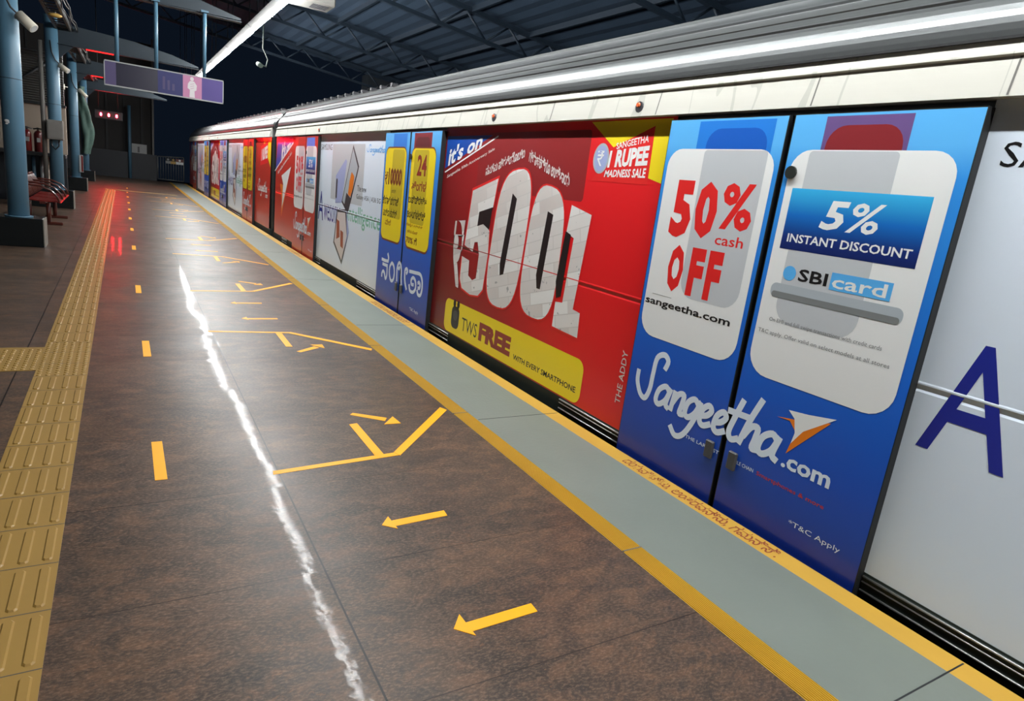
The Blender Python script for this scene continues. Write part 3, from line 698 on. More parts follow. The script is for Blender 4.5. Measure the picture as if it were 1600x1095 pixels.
def ad_end(p, dy, flip=False):
    p.plane(XB, dy)     # local: 12.8 .. 14.85
    if not flip:
        p.poly([(14.6, 2.04), (13.2, 2.04), (13.15, 1.93), (14.75, 1.40)], vinyl('royal_blue_print', (18, 80, 180)), 2)
        p.poly([(13.14, 1.95), (13.14, 1.91), (14.84, 1.34), (14.84, 1.37)], M_WHITE, 3)
        p.quadtext("it's on", (14.15, 1.94), (13.3, 2.0), (13.45, 1.82), (14.25, 1.52), M_WHITE, 4, .05)
        p.quadtext('Sangeetha Anniversary Sale', (14.55, 1.36), (13.25, 1.78), (13.22, 1.71), (14.5, 1.28), M_PINKW, 4, .03)
        p.poly([(14.25, 1.12), (13.95, 1.1), (13.5, 1.2), (14.05, .46), (14.05, .8)], M_ORANGE, 3)
        p.poly([(13.27, 1.48), (14.14, 1.28), (13.95, 1.12), (14.02, .62), (13.7, 1.0)], M_WHITE, 4)
    else:
        p.poly([(13.9, 2.04), (12.85, 2.04), (12.85, 1.4)], M_YEL, 2)
        p.poly([(14.1, 1.85), (13.2, 1.98), (13.2, 1.5), (14.15, 1.42)], M_REDB, 3); p.quadtext('1 RUPEE', (14.0, 1.78), (13.25, 1.88), (13.25, 1.6), (14.02, 1.52), M_WHITE, 4, .05)
        script_logo(p, 14.3, 13.2, .85, .1, .035, M_WHITE, 3); p.text('.com', 13.4, 13.1, .72, .8, M_WHITE, 3, .03)

ROOFP = [(2.80, 2.27), (2.80, 2.30), (2.802, 2.325), (2.808, 2.35), (2.818, 2.375), (2.832, 2.40), (2.850, 2.425), (2.872, 2.447), (2.868, 2.457), (2.888, 2.47), (2.905, 2.487), (2.925, 2.508), (2.922, 2.514), (2.96, 2.56), (2.958, 2.572), (2.98, 2.587), (3.05, 2.645),
         (3.05, 2.665), (3.08, 2.668), (3.09, 2.655), (3.16, 2.685), (3.17, 2.70), (3.2, 2.70), (3.21, 2.69), (3.35, 2.72), (3.7, 2.755), (4.2, 2.77)]
def car_body(car, y0, y1):
    full = [(2.80, 1.9)]+ROOFP
    mir = [(8.4-x, z) for x, z in reversed(full[:-1])]
    b = MB(); prof = full+mir+[(5.6, -.1), (2.82, -.1)]
    b.extr(prof, y0+.12, y1-.12, M_ROOF)
    # slightly narrowed body ends
    for ya, yb in ((y0+.12, y0), (y1-.12, y1)):
        n = len(prof); sc = .985
        vs = [(x, ya, z) for x, z in prof]+[(4.2+(x-4.2)*sc, yb, 1.2+(z-1.2)*sc) for x, z in prof]
        b.add(vs, [(i, (i+1) % n, n+(i+1) % n, n+i) for i in range(n)], M_ROOF); b.add([vs[n+i] for i in range(n)], [tuple(range(n))], M_RUB)
    b.build('body_shell', car)
    s = MB(); s.extr([(2.79, 2.05), (XF, 2.052), (XF+.028, 2.195), (XF+.018, 2.202), (XF+.02, 2.212), (XF+.038, 2.215), (2.792, 2.262), (2.81, 2.262), (2.81, 2.05)], y0+.16, y1-.16, M_FASCIA)
    s.build('roof_fascia', car)
    g = MB(); g.box(XB-.004, 2.82, y0+.05, y1-.05, 2.262, 2.272, M_RUB); g.build('gutter_seam', car)
    u = MB(); u.box(XB-.004, 5.6, y0+.05, y1-.05, -.13, .07, M_UNDER); u.box(2.95, 5.45, y0+.4, y1-.4, -.75, -.13, M_DARK); u.build('underframe', car)
def joints(car, y0, y1, ys):
    for y in ys:
        f = MB(); f.add([(XF-.001, y-.004, 2.056), (XF-.001, y+.004, 2.056), (XF+.027, y+.004, 2.193), (XF+.027, y-.004, 2.193)], [(0, 1, 2, 3)], M_GREYP2); f.build('fascia_joint', car)
def marker_lamp(car, y, z=2.12):
    q = MB(); q.tube([(XF-.006, y, z), (XF+.02, y, z)], [.012, .02], M_AMBER, 12); ob = q.build('marker_lamp', car)
    q = MB(); q.tube([(XF+.004, y-.006, z-.012), (XF+.03, y-.006, z-.012)], .034, M_DKGREY, 12); q.build('lamp_bezel', ob)

car1 = thing('train_car', 'near metro train car at the platform with the large 50% OFF advert door', 'train car', (4.2, 4.5, -1.25), 'metro train cars')
car_body(car1, -6.0, 14.88)
for c, k, st in ((2.115, 'cards', 'blue'), (6.99, 'yellow', 'blue'), (11.9, 'cards', 'brick')): make_door(car1, c, k, st)
p = Print(); body_panel(p, -6, 1.30, M_SILVER); p.plane(XB, -9.82); ad_silver(p, -9.82); rails(p, -.4, 1.29); p.build('side_panel', car1)
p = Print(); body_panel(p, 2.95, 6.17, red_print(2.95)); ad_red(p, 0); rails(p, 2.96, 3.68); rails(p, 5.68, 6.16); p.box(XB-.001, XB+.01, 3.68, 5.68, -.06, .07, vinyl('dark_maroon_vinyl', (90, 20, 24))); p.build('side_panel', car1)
p = Print(); body_panel(p, 7.82, 11.08, M_SILVER); ad_silver(p, 0); rails(p, 7.83, 8.72); rails(p, 10.74, 11.08); p.box(XB-.001, XB+.01, 8.72, 10.74, -.06, .07, M_TEAL); p.build('side_panel', car1)
p = Print(); body_panel(p, 12.73, 14.74, M_BRICK); ad_end(p, 0); rails(p, 13.38, 13.84); p.box(XB-.001, XB+.01, 12.75, 13.38, -.06, .07, M_DKRED); p.box(XB-.001, XB+.01, 13.84, 14.7, -.06, .07, M_DKRED); p.build('side_panel', car1)
joints(car1, 0, 0, [1.25, 2.05, 3.1, 4.25, 9.45])
for y in (3.27, 5.15, 11.1): marker_lamp(car1, y)

D2 = 32.7     # second car: door centres at 18.1, 23.0, 27.9, 32.8
car2 = thing('train_car', 'second metro train car beyond the dark gap, further down the platform', 'train car', (4.2, 25.6, -1.25), 'metro train cars')
car_body(car2, 15.2, 36.1)
for c, k, st in ((18.1, 'yellow', 'brick'), (23.0, 'cards', 'blue'), (27.9, 'yellow', 'blue'), (32.8, 'cards', 'brick')): make_door(car2, c, k, st)
p = Print(); body_panel(p, 15.34, 17.28, M_BRICK); ad_end(p, 2.5, True); p.box(XB-.001, XB+.01, 15.34, 17.28, -.06, .07, M_DKRED); p.build('side_panel', car2)
p = Print(); body_panel(p, 18.93, 22.18, M_SILVER); ad_silver(p, 11.1); rails(p, 18.95, 22.15); p.build('side_panel', car2)
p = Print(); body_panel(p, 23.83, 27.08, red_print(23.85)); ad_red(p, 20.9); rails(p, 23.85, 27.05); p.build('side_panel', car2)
p = Print(); body_panel(p, 28.73, 31.98, M_SILVER); ad_silver(p, 20.9); rails(p, 28.75, 31.95); p.build('side_panel', car2)
p = Print(); body_panel(p, 33.63, 35.95, M_BRICK); ad_end(p, 20.95); p.build('side_panel', car2)
for y in (24.6, 27.2, 29.9): marker_lamp(car2, y)
# roof equipment clips near the car ends
for car, ys in ((car1, [8.6+.42*k for k in range(14)]), (car2, [15.6+.6*k for k in range(20)])):
    for y in ys:
        q = MB(); q.box(3.02, 3.10, y-.03, y+.03, 2.66, 2.70, M_DKGREY); q.tube([(3.0, y+.1, 2.67), (3.06, y+.16, 2.70), (3.1, y+.22, 2.67)], .008, M_BLACKC, 5); q.build('roof_clip', car)
# the next car's gangway
g = MB()
for k in range(7):
    y = 14.9+.04*k; s = .06 if k % 2 else .0
    g.extr([(3.1+s, -.1), (3.1+s, 2.3-s), (3.4+s, 2.5-s), (5.0-s, 2.5-s), (5.3-s, 2.3-s), (5.3-s, -.1)], y, y+.035, M_RUB)
g.build('gangway_bellows', **tagd('black concertina gangway between the two train cars', 'gangway'))

# ================================================================== PLATFORM MARKINGS
def tape(name, polys, label, cat, group=None):
    mb = MB()
    for k, pts in enumerate(polys):
        mb.slab(pts, .0002, .0016+.0005*k, M_TAPE)
    cx = sum(q[0] for q in polys[0])/len(polys[0]); cy = sum(q[1] for q in polys[0])/len(polys[0])
    return mb.build(name, origin=(cx, cy, 0), **tagd(label, cat, group))
for i, (y0, y1) in enumerate([(3.15, 3.62), (5.28, 5.74), (7.76, 8.21), (11.17, 11.64), (13.75, 14.2), (15.9, 16.35), (18.2, 18.65), (20.4, 20.85), (22.75, 23.2), (25.0, 25.4), (27.4, 27.85)]):
    x = .128+.005*math.sin(i*2.1)-.0012*y0
    tape('floor_dash', [[(x-.026, y0), (x+.026, y0), (x+.024, y1), (x-.026, y1)]], f'short yellow tape dash on the floor beside the tactile strip, {ordn(i)} nearest the viewer', 'floor marking', 'yellow tape dashes in a row')
def mirror(poly, c): return [(x, 2*c-y) for x, y in poly]
A1 = [[(1.015, 1.675), (1.30, 1.685), (1.298, 1.635), (1.02, 1.625)], [(.962, 1.66), (1.015, 1.725), (1.02, 1.60)]]
A2 = [[(1.01, 2.43), (1.28, 2.445), (1.275, 2.395), (1.015, 2.38)], [(.958, 2.405), (1.01, 2.47), (1.015, 2.355)]]
LN = [[(.618, 3.075), (1.285, 3.14), (1.30, 3.10), (.612, 3.035)]]
G1 = [[(1.165, 3.61), (1.218, 3.62), (1.222, 3.13), (1.168, 3.125)]]
G2 = [[(1.285, 3.145), (1.86, 3.79), (1.885, 3.73), (1.305, 3.095)]]
A3 = [[(1.218, 3.77), (1.245, 3.80), (1.43, 3.67), (1.40, 3.62)], [(1.375, 3.565), (1.475, 3.685), (1.485, 3.56)]]
DOORS = [(2.115, 'the nearest blue train door'), (6.99, 'the blue door with yellow cards'), (11.9, 'the brick red train door'), (18.1, 'the door past the car gap'), (23.0, 'the second door past the gap')]
for di, (c, dn) in enumerate(DOORS):
    s = c-2.08
    for side in (1, -1):
        if side < 0 and di == 0: continue
        def T(polys):
            out = []
            for pl in polys:
                q = [(x, y+s) for x, y in pl]
                out.append(mirror(q, c+.02) if side < 0 else q)
            return out
        wh = 'far side' if side > 0 else 'near side'
        tape('floor_line', T(LN), f'long thin yellow tape line, {wh} of {dn}', 'floor marking', 'queue lines across the platform')
        tape('floor_line', T(G1), f'short thick yellow tape bar, {wh} of {dn}', 'floor marking', 'short queue bars')
        tape('floor_line', T(G2), f'slanted yellow tape line, {wh} of {dn}', 'floor marking', 'slanted queue lines')
        tape('floor_arrow', T(A3), f'yellow tape arrow pointing to the train, {wh} of {dn}', 'floor arrow', 'arrows pointing to the train')
    tape('floor_arrow', [[(x, y+s) for x, y in pl] for pl in A1], f'nearer left-pointing yellow arrow before {dn}', 'floor arrow', 'arrows pointing away from the train')
    if True: tape('floor_arrow', [[(x, y+s) for x, y in pl] for pl in A2], f'farther left-pointing yellow arrow before {dn}', 'floor arrow', 'arrows pointing away from the train')

# tactile strip: ochre tiles with four raised bars
t = MB(); TW = .288; ty = YA
t.box(-.519, -.231, YA, 25.8, -.01, .004, M_TACT)
k = 0; y = 2.55-TW*22
while y < 25.7:
    t.box(-.519, -.231, y-.002, y+.002, 0, .0043, M_DKGREY) if y < 12 else None
    studs = 4.99 < y+TW/2 < 5.6
    if studs:
        for a in range(6):
            for b in range(6):
                cx, cy = -.519+.024+a*.048, y+.024+b*.048
                n = 8; vs = [(cx+.015*math.cos(2*pi*j/n), cy+.015*math.sin(2*pi*j/n), .004) for j in range(n)]+[(cx+.009*math.cos(2*pi*j/n), cy+.009*math.sin(2*pi*j/n), .009) for j in range(n)]
                t.add(vs, [(j, (j+1) % n, n+(j+1) % n, n+j) for j in range(n)]+[tuple(range(n, 2*n))], M_TACT)
    else:
        for a in range(4):
            x = -.519+.036+a*.072; y0, y1 = y+.022, y+TW-.022
            o = [(x-.017, y0+.01), (x-.008, y0), (x+.008, y0), (x+.017, y0+.01), (x+.017, y1-.01), (x+.008, y1), (x-.008, y1), (x-.017, y1-.01)]
            inn = [(x+(px-x)*.68, (y0+y1)/2+(py-(y0+y1)/2)*.96) for px, py in o]
            t.add([(q[0], q[1], .004) for q in o]+[(q[0], q[1], .0095) for q in inn], [(j, (j+1) % 8, 8+(j+1) % 8, 8+j) for j in range(8)]+[tuple(range(8, 16))], M_TACT)
    y += TW
t.build('tactile_strip', **tagd('long ochre tactile paving strip with raised bars running along the platform', 'tactile paving'))
def stud_band(x0, x1, y0, y1, p=.048):
    t = MB(); t.box(x0, x1, y0, y1, -.01, .004, M_TACT); nx = int((x1-x0)/p); ny = int((y1-y0)/p)
    for a in range(nx):
        for b in range(ny):
            cx, cy = x0+p*(a+.5), y0+p*(b+.5); n = 7
            vs = [(cx+.015*math.cos(2*pi*j/n), cy+.015*math.sin(2*pi*j/n), .004) for j in range(n)]+[(cx+.009*math.cos(2*pi*j/n), cy+.009*math.sin(2*pi*j/n), .009) for j in range(n)]
            t.add(vs, [(j, (j+1) % n, n+(j+1) % n, n+j) for j in range(n)]+[tuple(range(n, 2*n))], M_TACT)
    return t
stud_band(-3.4, -.52, 5.0, 5.576).build('tactile_strip', **tagd('ochre studded tactile band branching left off the long strip', 'tactile paving'))
t = stud_band(-.55, .45, 25.85, 26.14); t.box(.45, 1.62, 27.0, 27.12, -.01, .003, M_TACT)
t.v = [(x, yy+(x+.5)*.6*(1 if yy < 26.9 else 0), z) for x, yy, z in t.v]
t = MB(); t = stud_band(-.55, 1.6, 25.85, 26.14); t.build('tactile_strip', **tagd('thin tactile band crossing the far end of the platform', 'tactile paving'))

# ================================================================== COLUMNS
def col_shaft(y, r=.12, x=-1.235, top=3.9):
    m_ = MB(); m_.tube([(x, y, .0), (x, y, 2.15), (x, y, 2.155), (x, y, top)], r, M_COLB, 32); return m_
CL = ['big blue round steel column nearest the viewer, at the left picture edge', 'second blue column with grey junction box and conduit', 'third blue round column, with a red notice near its foot', 'farthest blue column, with tarpaulin draped beside it']
COLS = []
for i, y in enumerate(COLY):
    c = thing('steel_column', CL[i], 'column', (-1.235, y, 0), 'blue platform columns'); COLS.append(c)
    col_shaft(y).build('shaft', c)
    q = MB(); yp = y-.2
    q.box(-2.05, -.957, yp, yp+.42, 0, .385, M_PLINTH, .008)
    q.box(-.957, -.945, yp, yp+.42, 0, .382, M_EDGE)
    q.v = [(a, b+.0 if True else b, cc) for a, b, cc in q.v]
    q.build('plinth', c)
    # plinth front sits just before the shaft
    fl = MB(); fl.tube([(-1.235, y, .387), (-1.235, y, .40)], .16, M_COLB, 24); fl.build('base_flange', c)
    fl = MB(); fl.tube([(-1.235, y, 2.15), (-1.235, y, 2.158)], .1215, M_DARK, 32); fl.build('weld_seam', c)
    # cantilever canopy beam, tapering to its tip
    b = thing('canopy_beam', ['tapering blue beam carrying the hanging sign', 'blue cantilever beam on the second column', 'blue cantilever beam on the third column', 'blue cantilever beam on the farthest column'][i], 'beam', (-1.1, y, 3.45), 'cantilever canopy beams')
    tipx = 1.53
    z0, z1 = (3.47, 3.60) if i == 0 else (3.40, 3.56)
    w_ = MB()
    P = [(-1.35, z0-.02), (-.9, z0-.02), (1.0, z0), (tipx, z0+.005), (tipx, z0+.03), (1.0, z1+.02), (.2, z1+.15), (-1.35, z1+.25)]
    n = len(P); vs = [(x, y-.006, z) for x, z in P]+[(x, y+.006, z) for x, z in P]
    w_.add(vs, [(k, (k+1) % n, n+(k+1) % n, n+k) for k in range(n)]+[tuple(range(n))[::-1], tuple(range(n, 2*n))], M_BEAM); w_.build('web', b)
    fl = MB(); fl.box(-1.35, tipx, y-.06, y+.06, z0-.03, z0-.018, M_BEAM); fl.build('bottom_flange', b)
    k_ = MB(); P = [(-1.12, z0-.03), (-.85, z0-.03), (-1.12, z0-.32)]
    vs = [(x, y-.005, z) for x, z in P]+[(x, y+.005, z) for x, z in P]; k_.add(vs, [(0, 1, 2), (5, 4, 3), (0, 3, 4, 1), (1, 4, 5, 2), (2, 5, 3, 0)], M_BEAM); k_.build('gusset', b)
# paint chip on the first column
q = MB()
for (dx, dz, s) in ((-.09, 1.62, .024), (-.075, 1.605, .02), (-.10, 1.585, .013)):
    q.sphere((-1.235+dx*.6, 11.08-.113, dz), s, M_LGREY, 1.2, .25, .8)
q.build('paper_scrap', **tagd('torn white paper scrap stuck on the nearest blue column', 'paper scrap'))

def spot(y, z, label, dx=.11, ang=-38, ln=.2, r=.052, x0=-1.12):
    t = thing('spot_lamp', label, 'lamp', (x0, y-.05, z), 'cream cylinder lamps on the columns')
    a = math.radians(ang); c0 = Vector((x0+dx, y-.1, z)); d = Vector((math.cos(a)*.85, -.35, math.sin(a))).normalized()
    b = MB(); b.tube([c0-d*ln/2, c0-d*ln/2*.98, c0+d*ln*.48, c0+d*ln/2], [r*.9, r, r, r*.9], M_CREAM, 20); b.build('lamp_housing', t)
    b = MB(); b.tube([c0+d*ln*.501, c0+d*ln*.51], r*.8, M_LGREY, 20); b.build('lens', t)
    b = MB(); b.tube([(x0-.02, y-.02, z+.03), (x0+.03, y-.06, z+.04), tuple(c0)], .012, M_CREAM, 8); b.build('bracket', t)
    b = MB(); b.tube([(x0+.02, y-.07, z+.07), (x0-.05, y-.14, z+.13), (x0-.11, y-.15, z+.28), (x0-.13, y-.14, z+.5)], .012, M_BLACKC, 8); b.build('cable', t)
spot(11.0, 2.86, 'cream cylinder lamp with black cable on the nearest blue column', dx=.10, ln=.23, r=.062)
spot(17.5, 2.90, 'cream cylinder lamp on the second blue column', dx=.09, ang=-30)
spot(24.0, 2.82, 'cream cylinder lamp on the third blue column', dx=.14, ang=-40, ln=.28)
# small horn-like sounder left of the third column
t = thing('wall_sounder', 'small cream drum on a short arm beside the third blue column', 'sounder', (-1.4, 23.7, 2.9))
q = MB(); q.tube([(-1.45, 23.6, 2.83), (-1.45, 23.6, 2.98)], .055, M_CREAM, 18); q.build('drum', t)
q = MB(); q.tube([(-1.45, 23.6, 2.91), (-1.33, 23.68, 2.91)], .01, M_CREAM, 8); q.build('arm', t)
# conduit and junction box on second column
q = MB(); q.tube([(-1.43, 17.45, .387), (-1.43, 17.45, 3.38)], .045, M_GREYP2, 14); q.build('conduit_pipe', COLS[1])
t = thing('junction_box', 'grey metal junction box strapped to the second blue column', 'electrical box', (-1.2, 17.0, 1.45))
q = MB(); q.box(-1.37, -1.08, 17.24, 17.38, 1.43, 1.83, M_JBOX, .012); q.build('case', t)
q = MB(); q.box(-1.35, -1.10, 17.232, 17.242, 1.46, 1.80, M_JBOX, .004); q.build('lid', t)
q = MB(); q.tube([(-1.30, 17.3, 1.43), (-1.29, 17.28, 1.3), (-1.23, 17.26, 1.23), (-1.17, 17.28, 1.3), (-1.16, 17.3, 1.43)], .014, M_BLACKC, 8); q.build('cable_loop', t)
# red notice on third column
t = thing('notice_plate', 'narrow red and white notice plate at the foot of the third blue column', 'notice', (-1.08, 23.68, .6))
q = MB(); q.box(-1.13, -1.03, 23.86, 23.885, .55, 1.05, M_LGREY, .003); q.box(-1.08, -1.035, 23.856, 23.862, .57, 1.03, M_EXTR); q.build('plate', t)
# tarpaulin by the farthest column
q = MB(); n = 24; vs = []; fs = []
for j in range(13):
    for i in range(n):
        a = 2*pi*i/n; rr = (.16+.05*math.sin(3*a+j*.5)+.02*math.sin(5*a-j))*(1 if 1 < j < 11 else .75)
        vs.append((-1.22+.10*math.sin(j*.4)+rr*math.cos(a), 30.0+rr*.9*math.sin(a)+.1, 1.0+j*.2))
for j in range(12):
    for i in range(n): fs.append((j*n+i, j*n+(i+1) % n, (j+1)*n+(i+1) % n, (j+1)*n+i))
q.add(vs, fs, M_TARP, True); q.add(vs, [tuple(range(n))[::-1], tuple(range(12*n, 13*n))], M_TARP)
q.build('tarpaulin', **tagd('mottled green tarpaulin wrapped around the farthest blue column', 'tarpaulin'))

# cable tray on top of the beams
t = thing('cable_tray', 'long ladder cable tray with wires above the blue columns', 'cable tray', (-1.02, 18, 3.66))
for x in (-1.14, -.90):
    q = MB(); q.box(x-.02, x+.02, 2, 31.5, 3.655 if x < -1 else 3.655, 3.75, M_GREYP2); q.build('side_rail', t)
for k in range(97):
    q = MB(); q.box(-1.13, -.91, 2.2+.3*k, 2.23+.3*k, 3.67, 3.69, M_GREYP2); q.build('rung', t)
for k, (x, z) in enumerate(((-.84, 3.68), (-.80, 3.72), (-.76, 3.69))):
    q = MB(); q.tube([(x+.015*math.sin(j*1.7+k*2), 2+j*.6, z+.02*math.sin(j*2.3+k)) for j in range(49)], .011, M_BLACKC if k != 1 else M_GREYP2, 6); q.build('wire', t)
for y, lb in ((15.2, 'oval dull yellow bulkhead lamp hung under the cable tray, nearer one'), (24.6, 'oval dull yellow bulkhead lamp hung under the cable tray, farther one')):
    q = MB(); q.sphere((-1.0, y, 3.60), .1, M_YLAMP, 1.1, .8, .35); q.tube([(-1.0, y, 3.6), (-1.0, y, 3.68)], .02, M_GREYP2, 8); q.build('bulkhead_lamp', origin=(-1, y, 3.6), **tagd(lb, 'lamp', 'yellow bulkhead lamps'))
# red LED strips under the beams
for y, x0, x1, z, lb in ((17.5, -.64, -.12, 3.345, 'red glowing strip under the second blue beam'), (24.0, -.77, -.46, 3.345, 'red glowing strip under the third blue beam')):
    t = thing('led_strip', lb, 'light', ((x0+x1)/2, y, z), 'red strips under the beams')
    q = MB(); q.box(x0, x1, y-.03, y+.03, z, z+.025, M_DARK); q.build('strip_housing', t)
    q = MB(); q.box(x0+.01, x1-.01, y-.035, y-.03, z+.0, z+.03, M_REDLED2); q.build('strip_diffuser', t)

# ================================================================== HANGING SIGN
SY = 10.98
t = thing('hanging_sign', 'long purple hanging platform sign with a pink figure panel', 'sign', (.55, SY, 2.25))
q = MB(); q.box(-.195, 1.285, SY-.045, SY+.045, 2.262, 2.58, M_DARK, .006)
q.build('sign_case', t)
fr = MB()
fr.box(-.20, 1.29, SY-.052, SY-.044, 2.258, 2.275, M_LGREY); fr.box(-.20, 1.29, SY-.052, SY-.044, 2.570, 2.585, M_LGREY); fr.box(1.278, 1.29, SY-.052, SY-.044, 2.258, 2.585, M_LGREY); fr.box(-.20, -.19, SY-.052, SY-.044, 2.258, 2.585, M_LGREY)
fr.build('sign_frame', t)
for (x0, x1, mt, lb) in ((-.19, -.06, M_SIGNV, 'faded violet panel'), (-.06, .44, M_SIGNK, 'dark unlit panel'), (.44, .755, M_SIGNB, 'indigo panel'), (.755, 1.0, M_SIGNPK, 'pink panel with a white standing figure'), (1.0, 1.278, M_SIGNP, 'purple panel')):
    q = MB(); q.box(x0, x1, SY-.049, SY-.044, 2.275, 2.570, mt)
    if mt is M_SIGNPK:
        def fp(pts, m2, d=.0505): q.add([(x, SY-d, z) for x, z in pts], [tuple(range(len(pts)))], m2)
        fp([(.872+.024*math.cos(a*pi/8), 2.53+.028*math.sin(a*pi/8)) for a in range(16)], M_SIGNW)
        fp([(.845, 2.50), (.90, 2.50), (.935, 2.45), (.93, 2.385), (.905, 2.37), (.91, 2.28), (.84, 2.28), (.845, 2.38), (.815, 2.40), (.82, 2.46)], M_SIGNW)
        for k in range(3): fp([(.85, 2.455-.03*k), (.90, 2.475-.03*k), (.90, 2.47-.03*k), (.85, 2.45-.03*k)], M_SIGNPK, .0515)
    if mt is M_SIGNB:
        for k in range(3): q.box(.5+.06*k, .53+.06*k, SY-.0505, SY-.049, 2.33, 2.50-.04*k, M_SIGNV)
    q.build('sign_panel', t, label=lb)
for x in (-.045, .425, 1.035):
    q = MB(); q.tube([(x, SY, 2.575), (x, SY, 3.47)], .026, M_COLB, 14); q.box(x-.05, x+.05, SY-.05, SY+.1, 3.45, 3.475, M_COLB); q.build('hanger_pole', t)

# speaker box next to the tube row, and small camera beyond
t = thing('speaker_box', 'grey louvred box hanging beside the tube light at the picture top', 'speaker', (2.55, 10.9, 3.86))
q = MB(); q.box(2.22, 2.82, 10.75, 11.25, 3.90, 4.02, M_JBOX, .02); q.build('case', t)
q = MB()
for k in range(5): q.box(2.5, 2.74, 10.85+.06*k, 10.87+.06*k, 3.893, 3.902, M_DKGREY)
q.build('louvres', t)
q = MB(); q.tube([(2.5, 11, 4.0), (2.5, 11, zr(2.5)-.1)], .02, M_TRUSS, 8); q.build('hanger_rod', t)
t = thing('security_camera', 'small grey camera hanging beyond the sign beside the tube lights', 'camera', (2.45, 14.9, 3.3))
q = MB(); q.tube([(2.4, 14.6, 3.36), (2.4, 14.9, 3.42)], .045, M_UNDER, 14); q.build('camera_body', t)
q = MB(); q.tube([(2.45, 14.9, 3.42), (2.56, 14.95, 3.40), (2.6, 15, 3.55), (2.5, 15, 3.75), (2.5, 15, zr(2.5)-.1)], .012, M_UNDER, 8); q.build('bracket', t)

# ================================================================== BENCH
t = thing('platform_bench', 'glossy red metal bench with looped armrests between the first two columns', 'bench', (-1.15, 14.6, 0))
BY0, BY1 = 13.75, 15.9
for k in range(3):
    y0 = BY0+k*.72; q = MB()
    prof = [(-1.40, .43), (-1.15, .415), (-.99, .42), (-.94, .40), (-.945, .385), (-1.0, .40), (-1.15, .395), (-1.40, .41)]
    for s in range(11): q.extr(prof, y0+.02+s*.058, y0+.058+s*.058, M_BENCH)
    q.build('seat', t)
    q = MB()
    for s in range(6):
        yy = y0+.04+s*.115
        q.tube([(-1.38, yy, .47), (-1.42, yy, .60), (-1.50, yy, .74), (-1.53, yy, .78)], .013, M_BENCHB, 8)
    q.tube([(-1.53, y0+.02, .78), (-1.53, y0+.66, .78)], .014, M_BENCHB, 8); q.tube([(-1.40, y0+.02, .5), (-1.40, y0+.66, .5)], .014, M_BENCHB, 8)
    q.build('backrest', t)
for k in range(4):
    yy = BY0+k*.72-.01; q = MB()
    q.tube([(-1.47, yy, .66), (-1.38, yy, .665), (-1.22, yy, .655), (-1.08, yy, .60), (-.99, yy, .50), (-.96, yy, .41)], .016, M_BENCHB, 8)
    q.build('armrest', t)
q = MB(); q.box(-1.24, -1.16, BY0-.02, BY1+.02, .36, .40, M_BENCHB); q.build('seat_beam', t)
for yy in (BY0+.12, BY0+1.35):
    q = MB(); q.tube([(-1.13, yy, .03), (-1.13, yy, .37)], .035, M_BENCHB, 12); q.box(-1.28, -.93, yy-.03, yy+.03, 0, .05, M_BENCHB, .01); q.build('leg', t)
for yy in (BY0+.35,):
    q = MB(); q.tube([(-1.42, yy, .0), (-1.42, yy, .37)], .035, M_BENCHB, 12); q.build('leg', t)

# ================================================================== KIOSK WITH EXTINGUISHERS
t = thing('kiosk', 'dim beige-walled booth with corrugated sheet above, behind the second column', 'booth', (-3, 18.6, 0))
q = MB(); q.box(-4.6, -1.10, 18.5, 18.65, 1.12, 2.15, M_BEIGE); q.build('wall_board', t, label='beige painted board')
q = MB()
for k in range(22): z = 2.17+k*.05; q.extx([(18.5, z), (18.47, z+.025), (18.5, z+.05), (18.6, z+.05), (18.6, z)], -4.6, -1.12, M_SHUT)
q.build('corrugated_sheet', t)
q = MB(); q.box(-4.6, -1.09, 18.45, 18.66, 2.14, 2.19, M_DARK); q.tube([(-2.4, 18.44, 2.2), (-1.2, 18.44, 3.2)], .03, M_DARK, 8); q.build('header_bar', t)
q = MB(); q.box(-4.6, -1.12, 18.5, 18.65, 0, 1.12, M_DARKB); q.build('front_panel', t)
t = thing('counter', 'dark counter shelf on posts holding two fire extinguishers', 'counter', (-3, 18.3, 0))
q = MB(); q.box(-4.6, -1.1, 17.93, 18.40, 1.04, 1.12, M_DARK, .01); q.build('counter_top', t)
for x, mt, r in ((-1.72, M_COLB, .035), (-1.56, M_LGREY, .05), (-1.48, M_BEIGE, .045)):
    q = MB(); q.tube([(x, 18.3, 0), (x, 18.3, 1.04)], r, mt, 12); q.build('post', t)
def extinguisher(x, mt, lab, hose):
    t = thing('fire_extinguisher', lab, 'fire extinguisher', (x, 18.18, 1.12), 'fire extinguishers on the booth counter')
    q = MB(); q.tube([(x, 18.18, 1.12), (x, 18.18, 1.135), (x, 18.18, 1.50), (x, 18.18, 1.55), (x, 18.18, 1.575)], [.075, .082, .082, .06, .03], mt, 20); q.build('cylinder', t)
    q = MB(); q.box(x-.02, x+.045, 18.09, 18.10, 1.33, 1.42, M_LGREY); q.build('label_sticker', t)
    q = MB(); q.tube([(x, 18.18, 1.57), (x, 18.18, 1.64)], .022, M_DKGREY, 10); q.tube([(x-.02, 18.18, 1.63), (x+.1, 18.15, 1.60)], .012, M_DKGREY, 8); q.build('valve', t)
    if hose:
        q = MB(); q.tube([(x-.08, 18.13, 1.60), (x, 18.13, 1.62), (x+.12, 18.13, 1.61), (x+.26, 18.13, 1.54), (x+.33, 18.15, 1.45)], .014, M_BLACKC, 8); q.build('hose', t)
extinguisher(-1.80, M_EXTR, 'red fire extinguisher with pale label, half behind the nearest column', False)
extinguisher(-1.60, M_EXTD, 'dark red fire extinguisher with black hose on the booth counter', True)
q = MB(); q.box(-1.9, -1.5, 12.4, 12.5, 0, 1.5, M_LGREY, .01); 
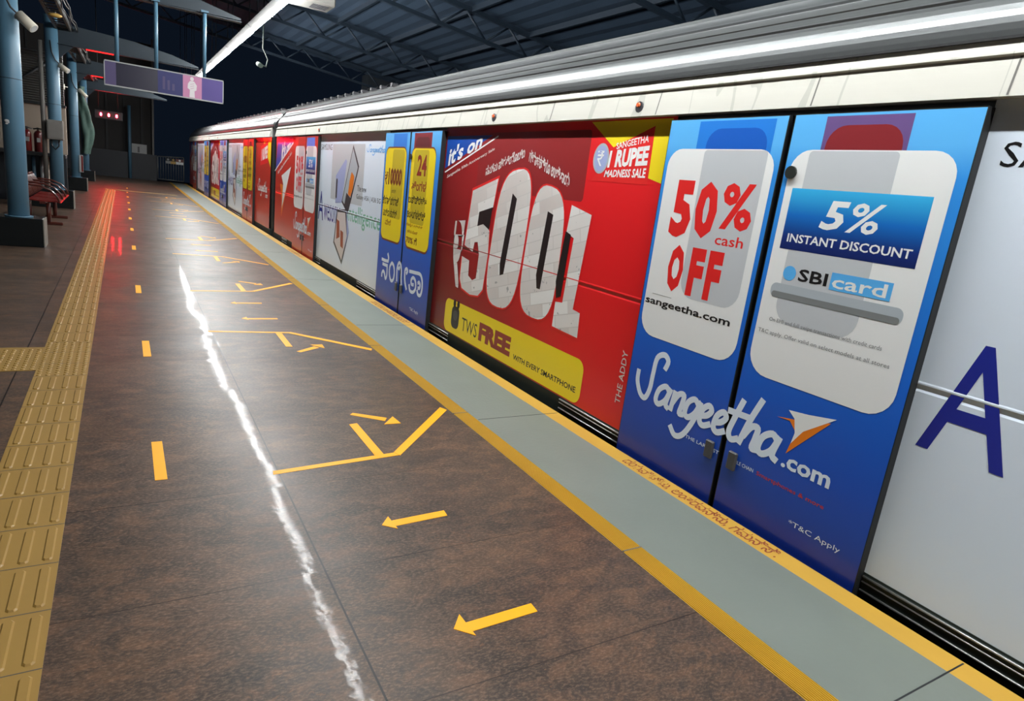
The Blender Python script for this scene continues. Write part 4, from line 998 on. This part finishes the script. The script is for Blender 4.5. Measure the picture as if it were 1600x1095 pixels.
q.v = [(x-.35, y, z) for x, y, z in q.v]; q.build('notice_board', origin=(-2.0, 12.45, 0), **tagd('pale grey standing board left of the nearest blue column', 'board'))

# ================================================================== FAR END
q = MB(); q.tube([(.28, 36.5, 0), (.28, 36.5, 3.3)], .07, M_COLB, 14); q.build('service_pipe', **tagd('thin blue vertical pipe against the dark end wall', 'pipe'))
q = MB(); q.box(.36, .98, 36.55, 36.62, 1.2, 1.62, M_LGREY); q.box(.6, .68, 36.53, 36.55, 1.24, 1.5, M_DKGREY); q.build('information_board', origin=(.67, 36.58, 1.2), **tagd('light grey information board on top of the dark end wall', 'board'))
q = MB(); q.box(1.22, 1.30, 36.85, 36.95, 0, 6.4, M_GREYP2); q.build('corner_post', **tagd('tall dim grey post at the corner of the end wall', 'post'))
t = thing('platform_gate', 'grey barred end-of-platform gate with warning plates', 'gate', (2.0, 37, 0))
q = MB()
for a, b in (((1.45, 1.16), (2.58, 1.24)), ((1.45, .10), (2.58, .08)), ((1.45, .10), (1.45, 1.16)), ((2.58, .08), (2.58, 1.24))): q.tube([(a[0], 36.9, a[1]), (b[0], 36.9, b[1])], .022, M_GATE, 10)
q.build('gate_frame', t)
for k in range(9):
    x = 1.57+k*.112; q = MB(); q.tube([(x, 36.9, .10), (x, 36.9, 1.17)], .011, M_GATE, 8); q.build('gate_bar', t)
q = MB(); q.tube([(1.38, 36.9, 0), (1.38, 36.9, 1.2)], .03, M_GATE, 10); q.build('gate_post', t)
for k, (x0, x1, mt, m2) in enumerate(((1.78, 2.0, M_DARK, M_LGREY), (2.0, 2.23, M_DARK, M_YLAMP), (2.24, 2.56, M_EXTR, M_WHITE))):
    q = MB(); q.box(x0, x1, 36.85, 36.865, 1.0, 1.14, mt); q.box(x0, x1, 36.85, 36.865, .88, 1.0, m2)
    q.add([((x0+x1)/2+.05*math.cos(a*pi/6), 36.848, 1.07+.05*math.sin(a*pi/6)) for a in range(12)], [tuple(range(12))], m2); q.build('warning_plate', t)
# display added near the far end as source of the red floor glow
DY = 32.0
t = thing('added_led_display', 'added dark display with three red characters, source of the far red glow', 'display', (-.47, DY, 2.4))
q = MB(); q.box(-.95, .02, DY-.05, DY+.08, 2.42, 2.74, M_DARK, .01); q.build('case', t)
for k in range(3):
    q = MB(); x = -.73+k*.27
    for (a, b, c_, d_) in ((-.02, .02, .04, .05), (-.02, .02, -.005, .005), (-.02, .02, -.05, -.04), (-.026, -.018, -.045, .045), (.018, .026, -.045, .045)): q.box(x+a, x+b, DY-.056, DY-.05, 2.58+c_, 2.58+d_, M_REDLED)
    q.build('red_character', t)
for x in (-.8, -.15):
    q = MB(); q.tube([(x, DY, 2.74), (x, DY, zr(x)-.3)], .015, M_DARK, 8); q.build('hanger_rod', t)
# pale equipment cabinet behind the train roof
q = MB(); q.box(10.4, 12.6, 33.0, 34, 5.5, 6.3, M_JBOXD); q.tube([(10.5, 33.5, -1.25), (10.5, 33.5, 6.9)], .08, M_GREYP2, 8); q.build('rooftop_cabinet', origin=(11, 33.5, -1.25), **tagd('dim grey box on a pole above the far train roof', 'cabinet'))
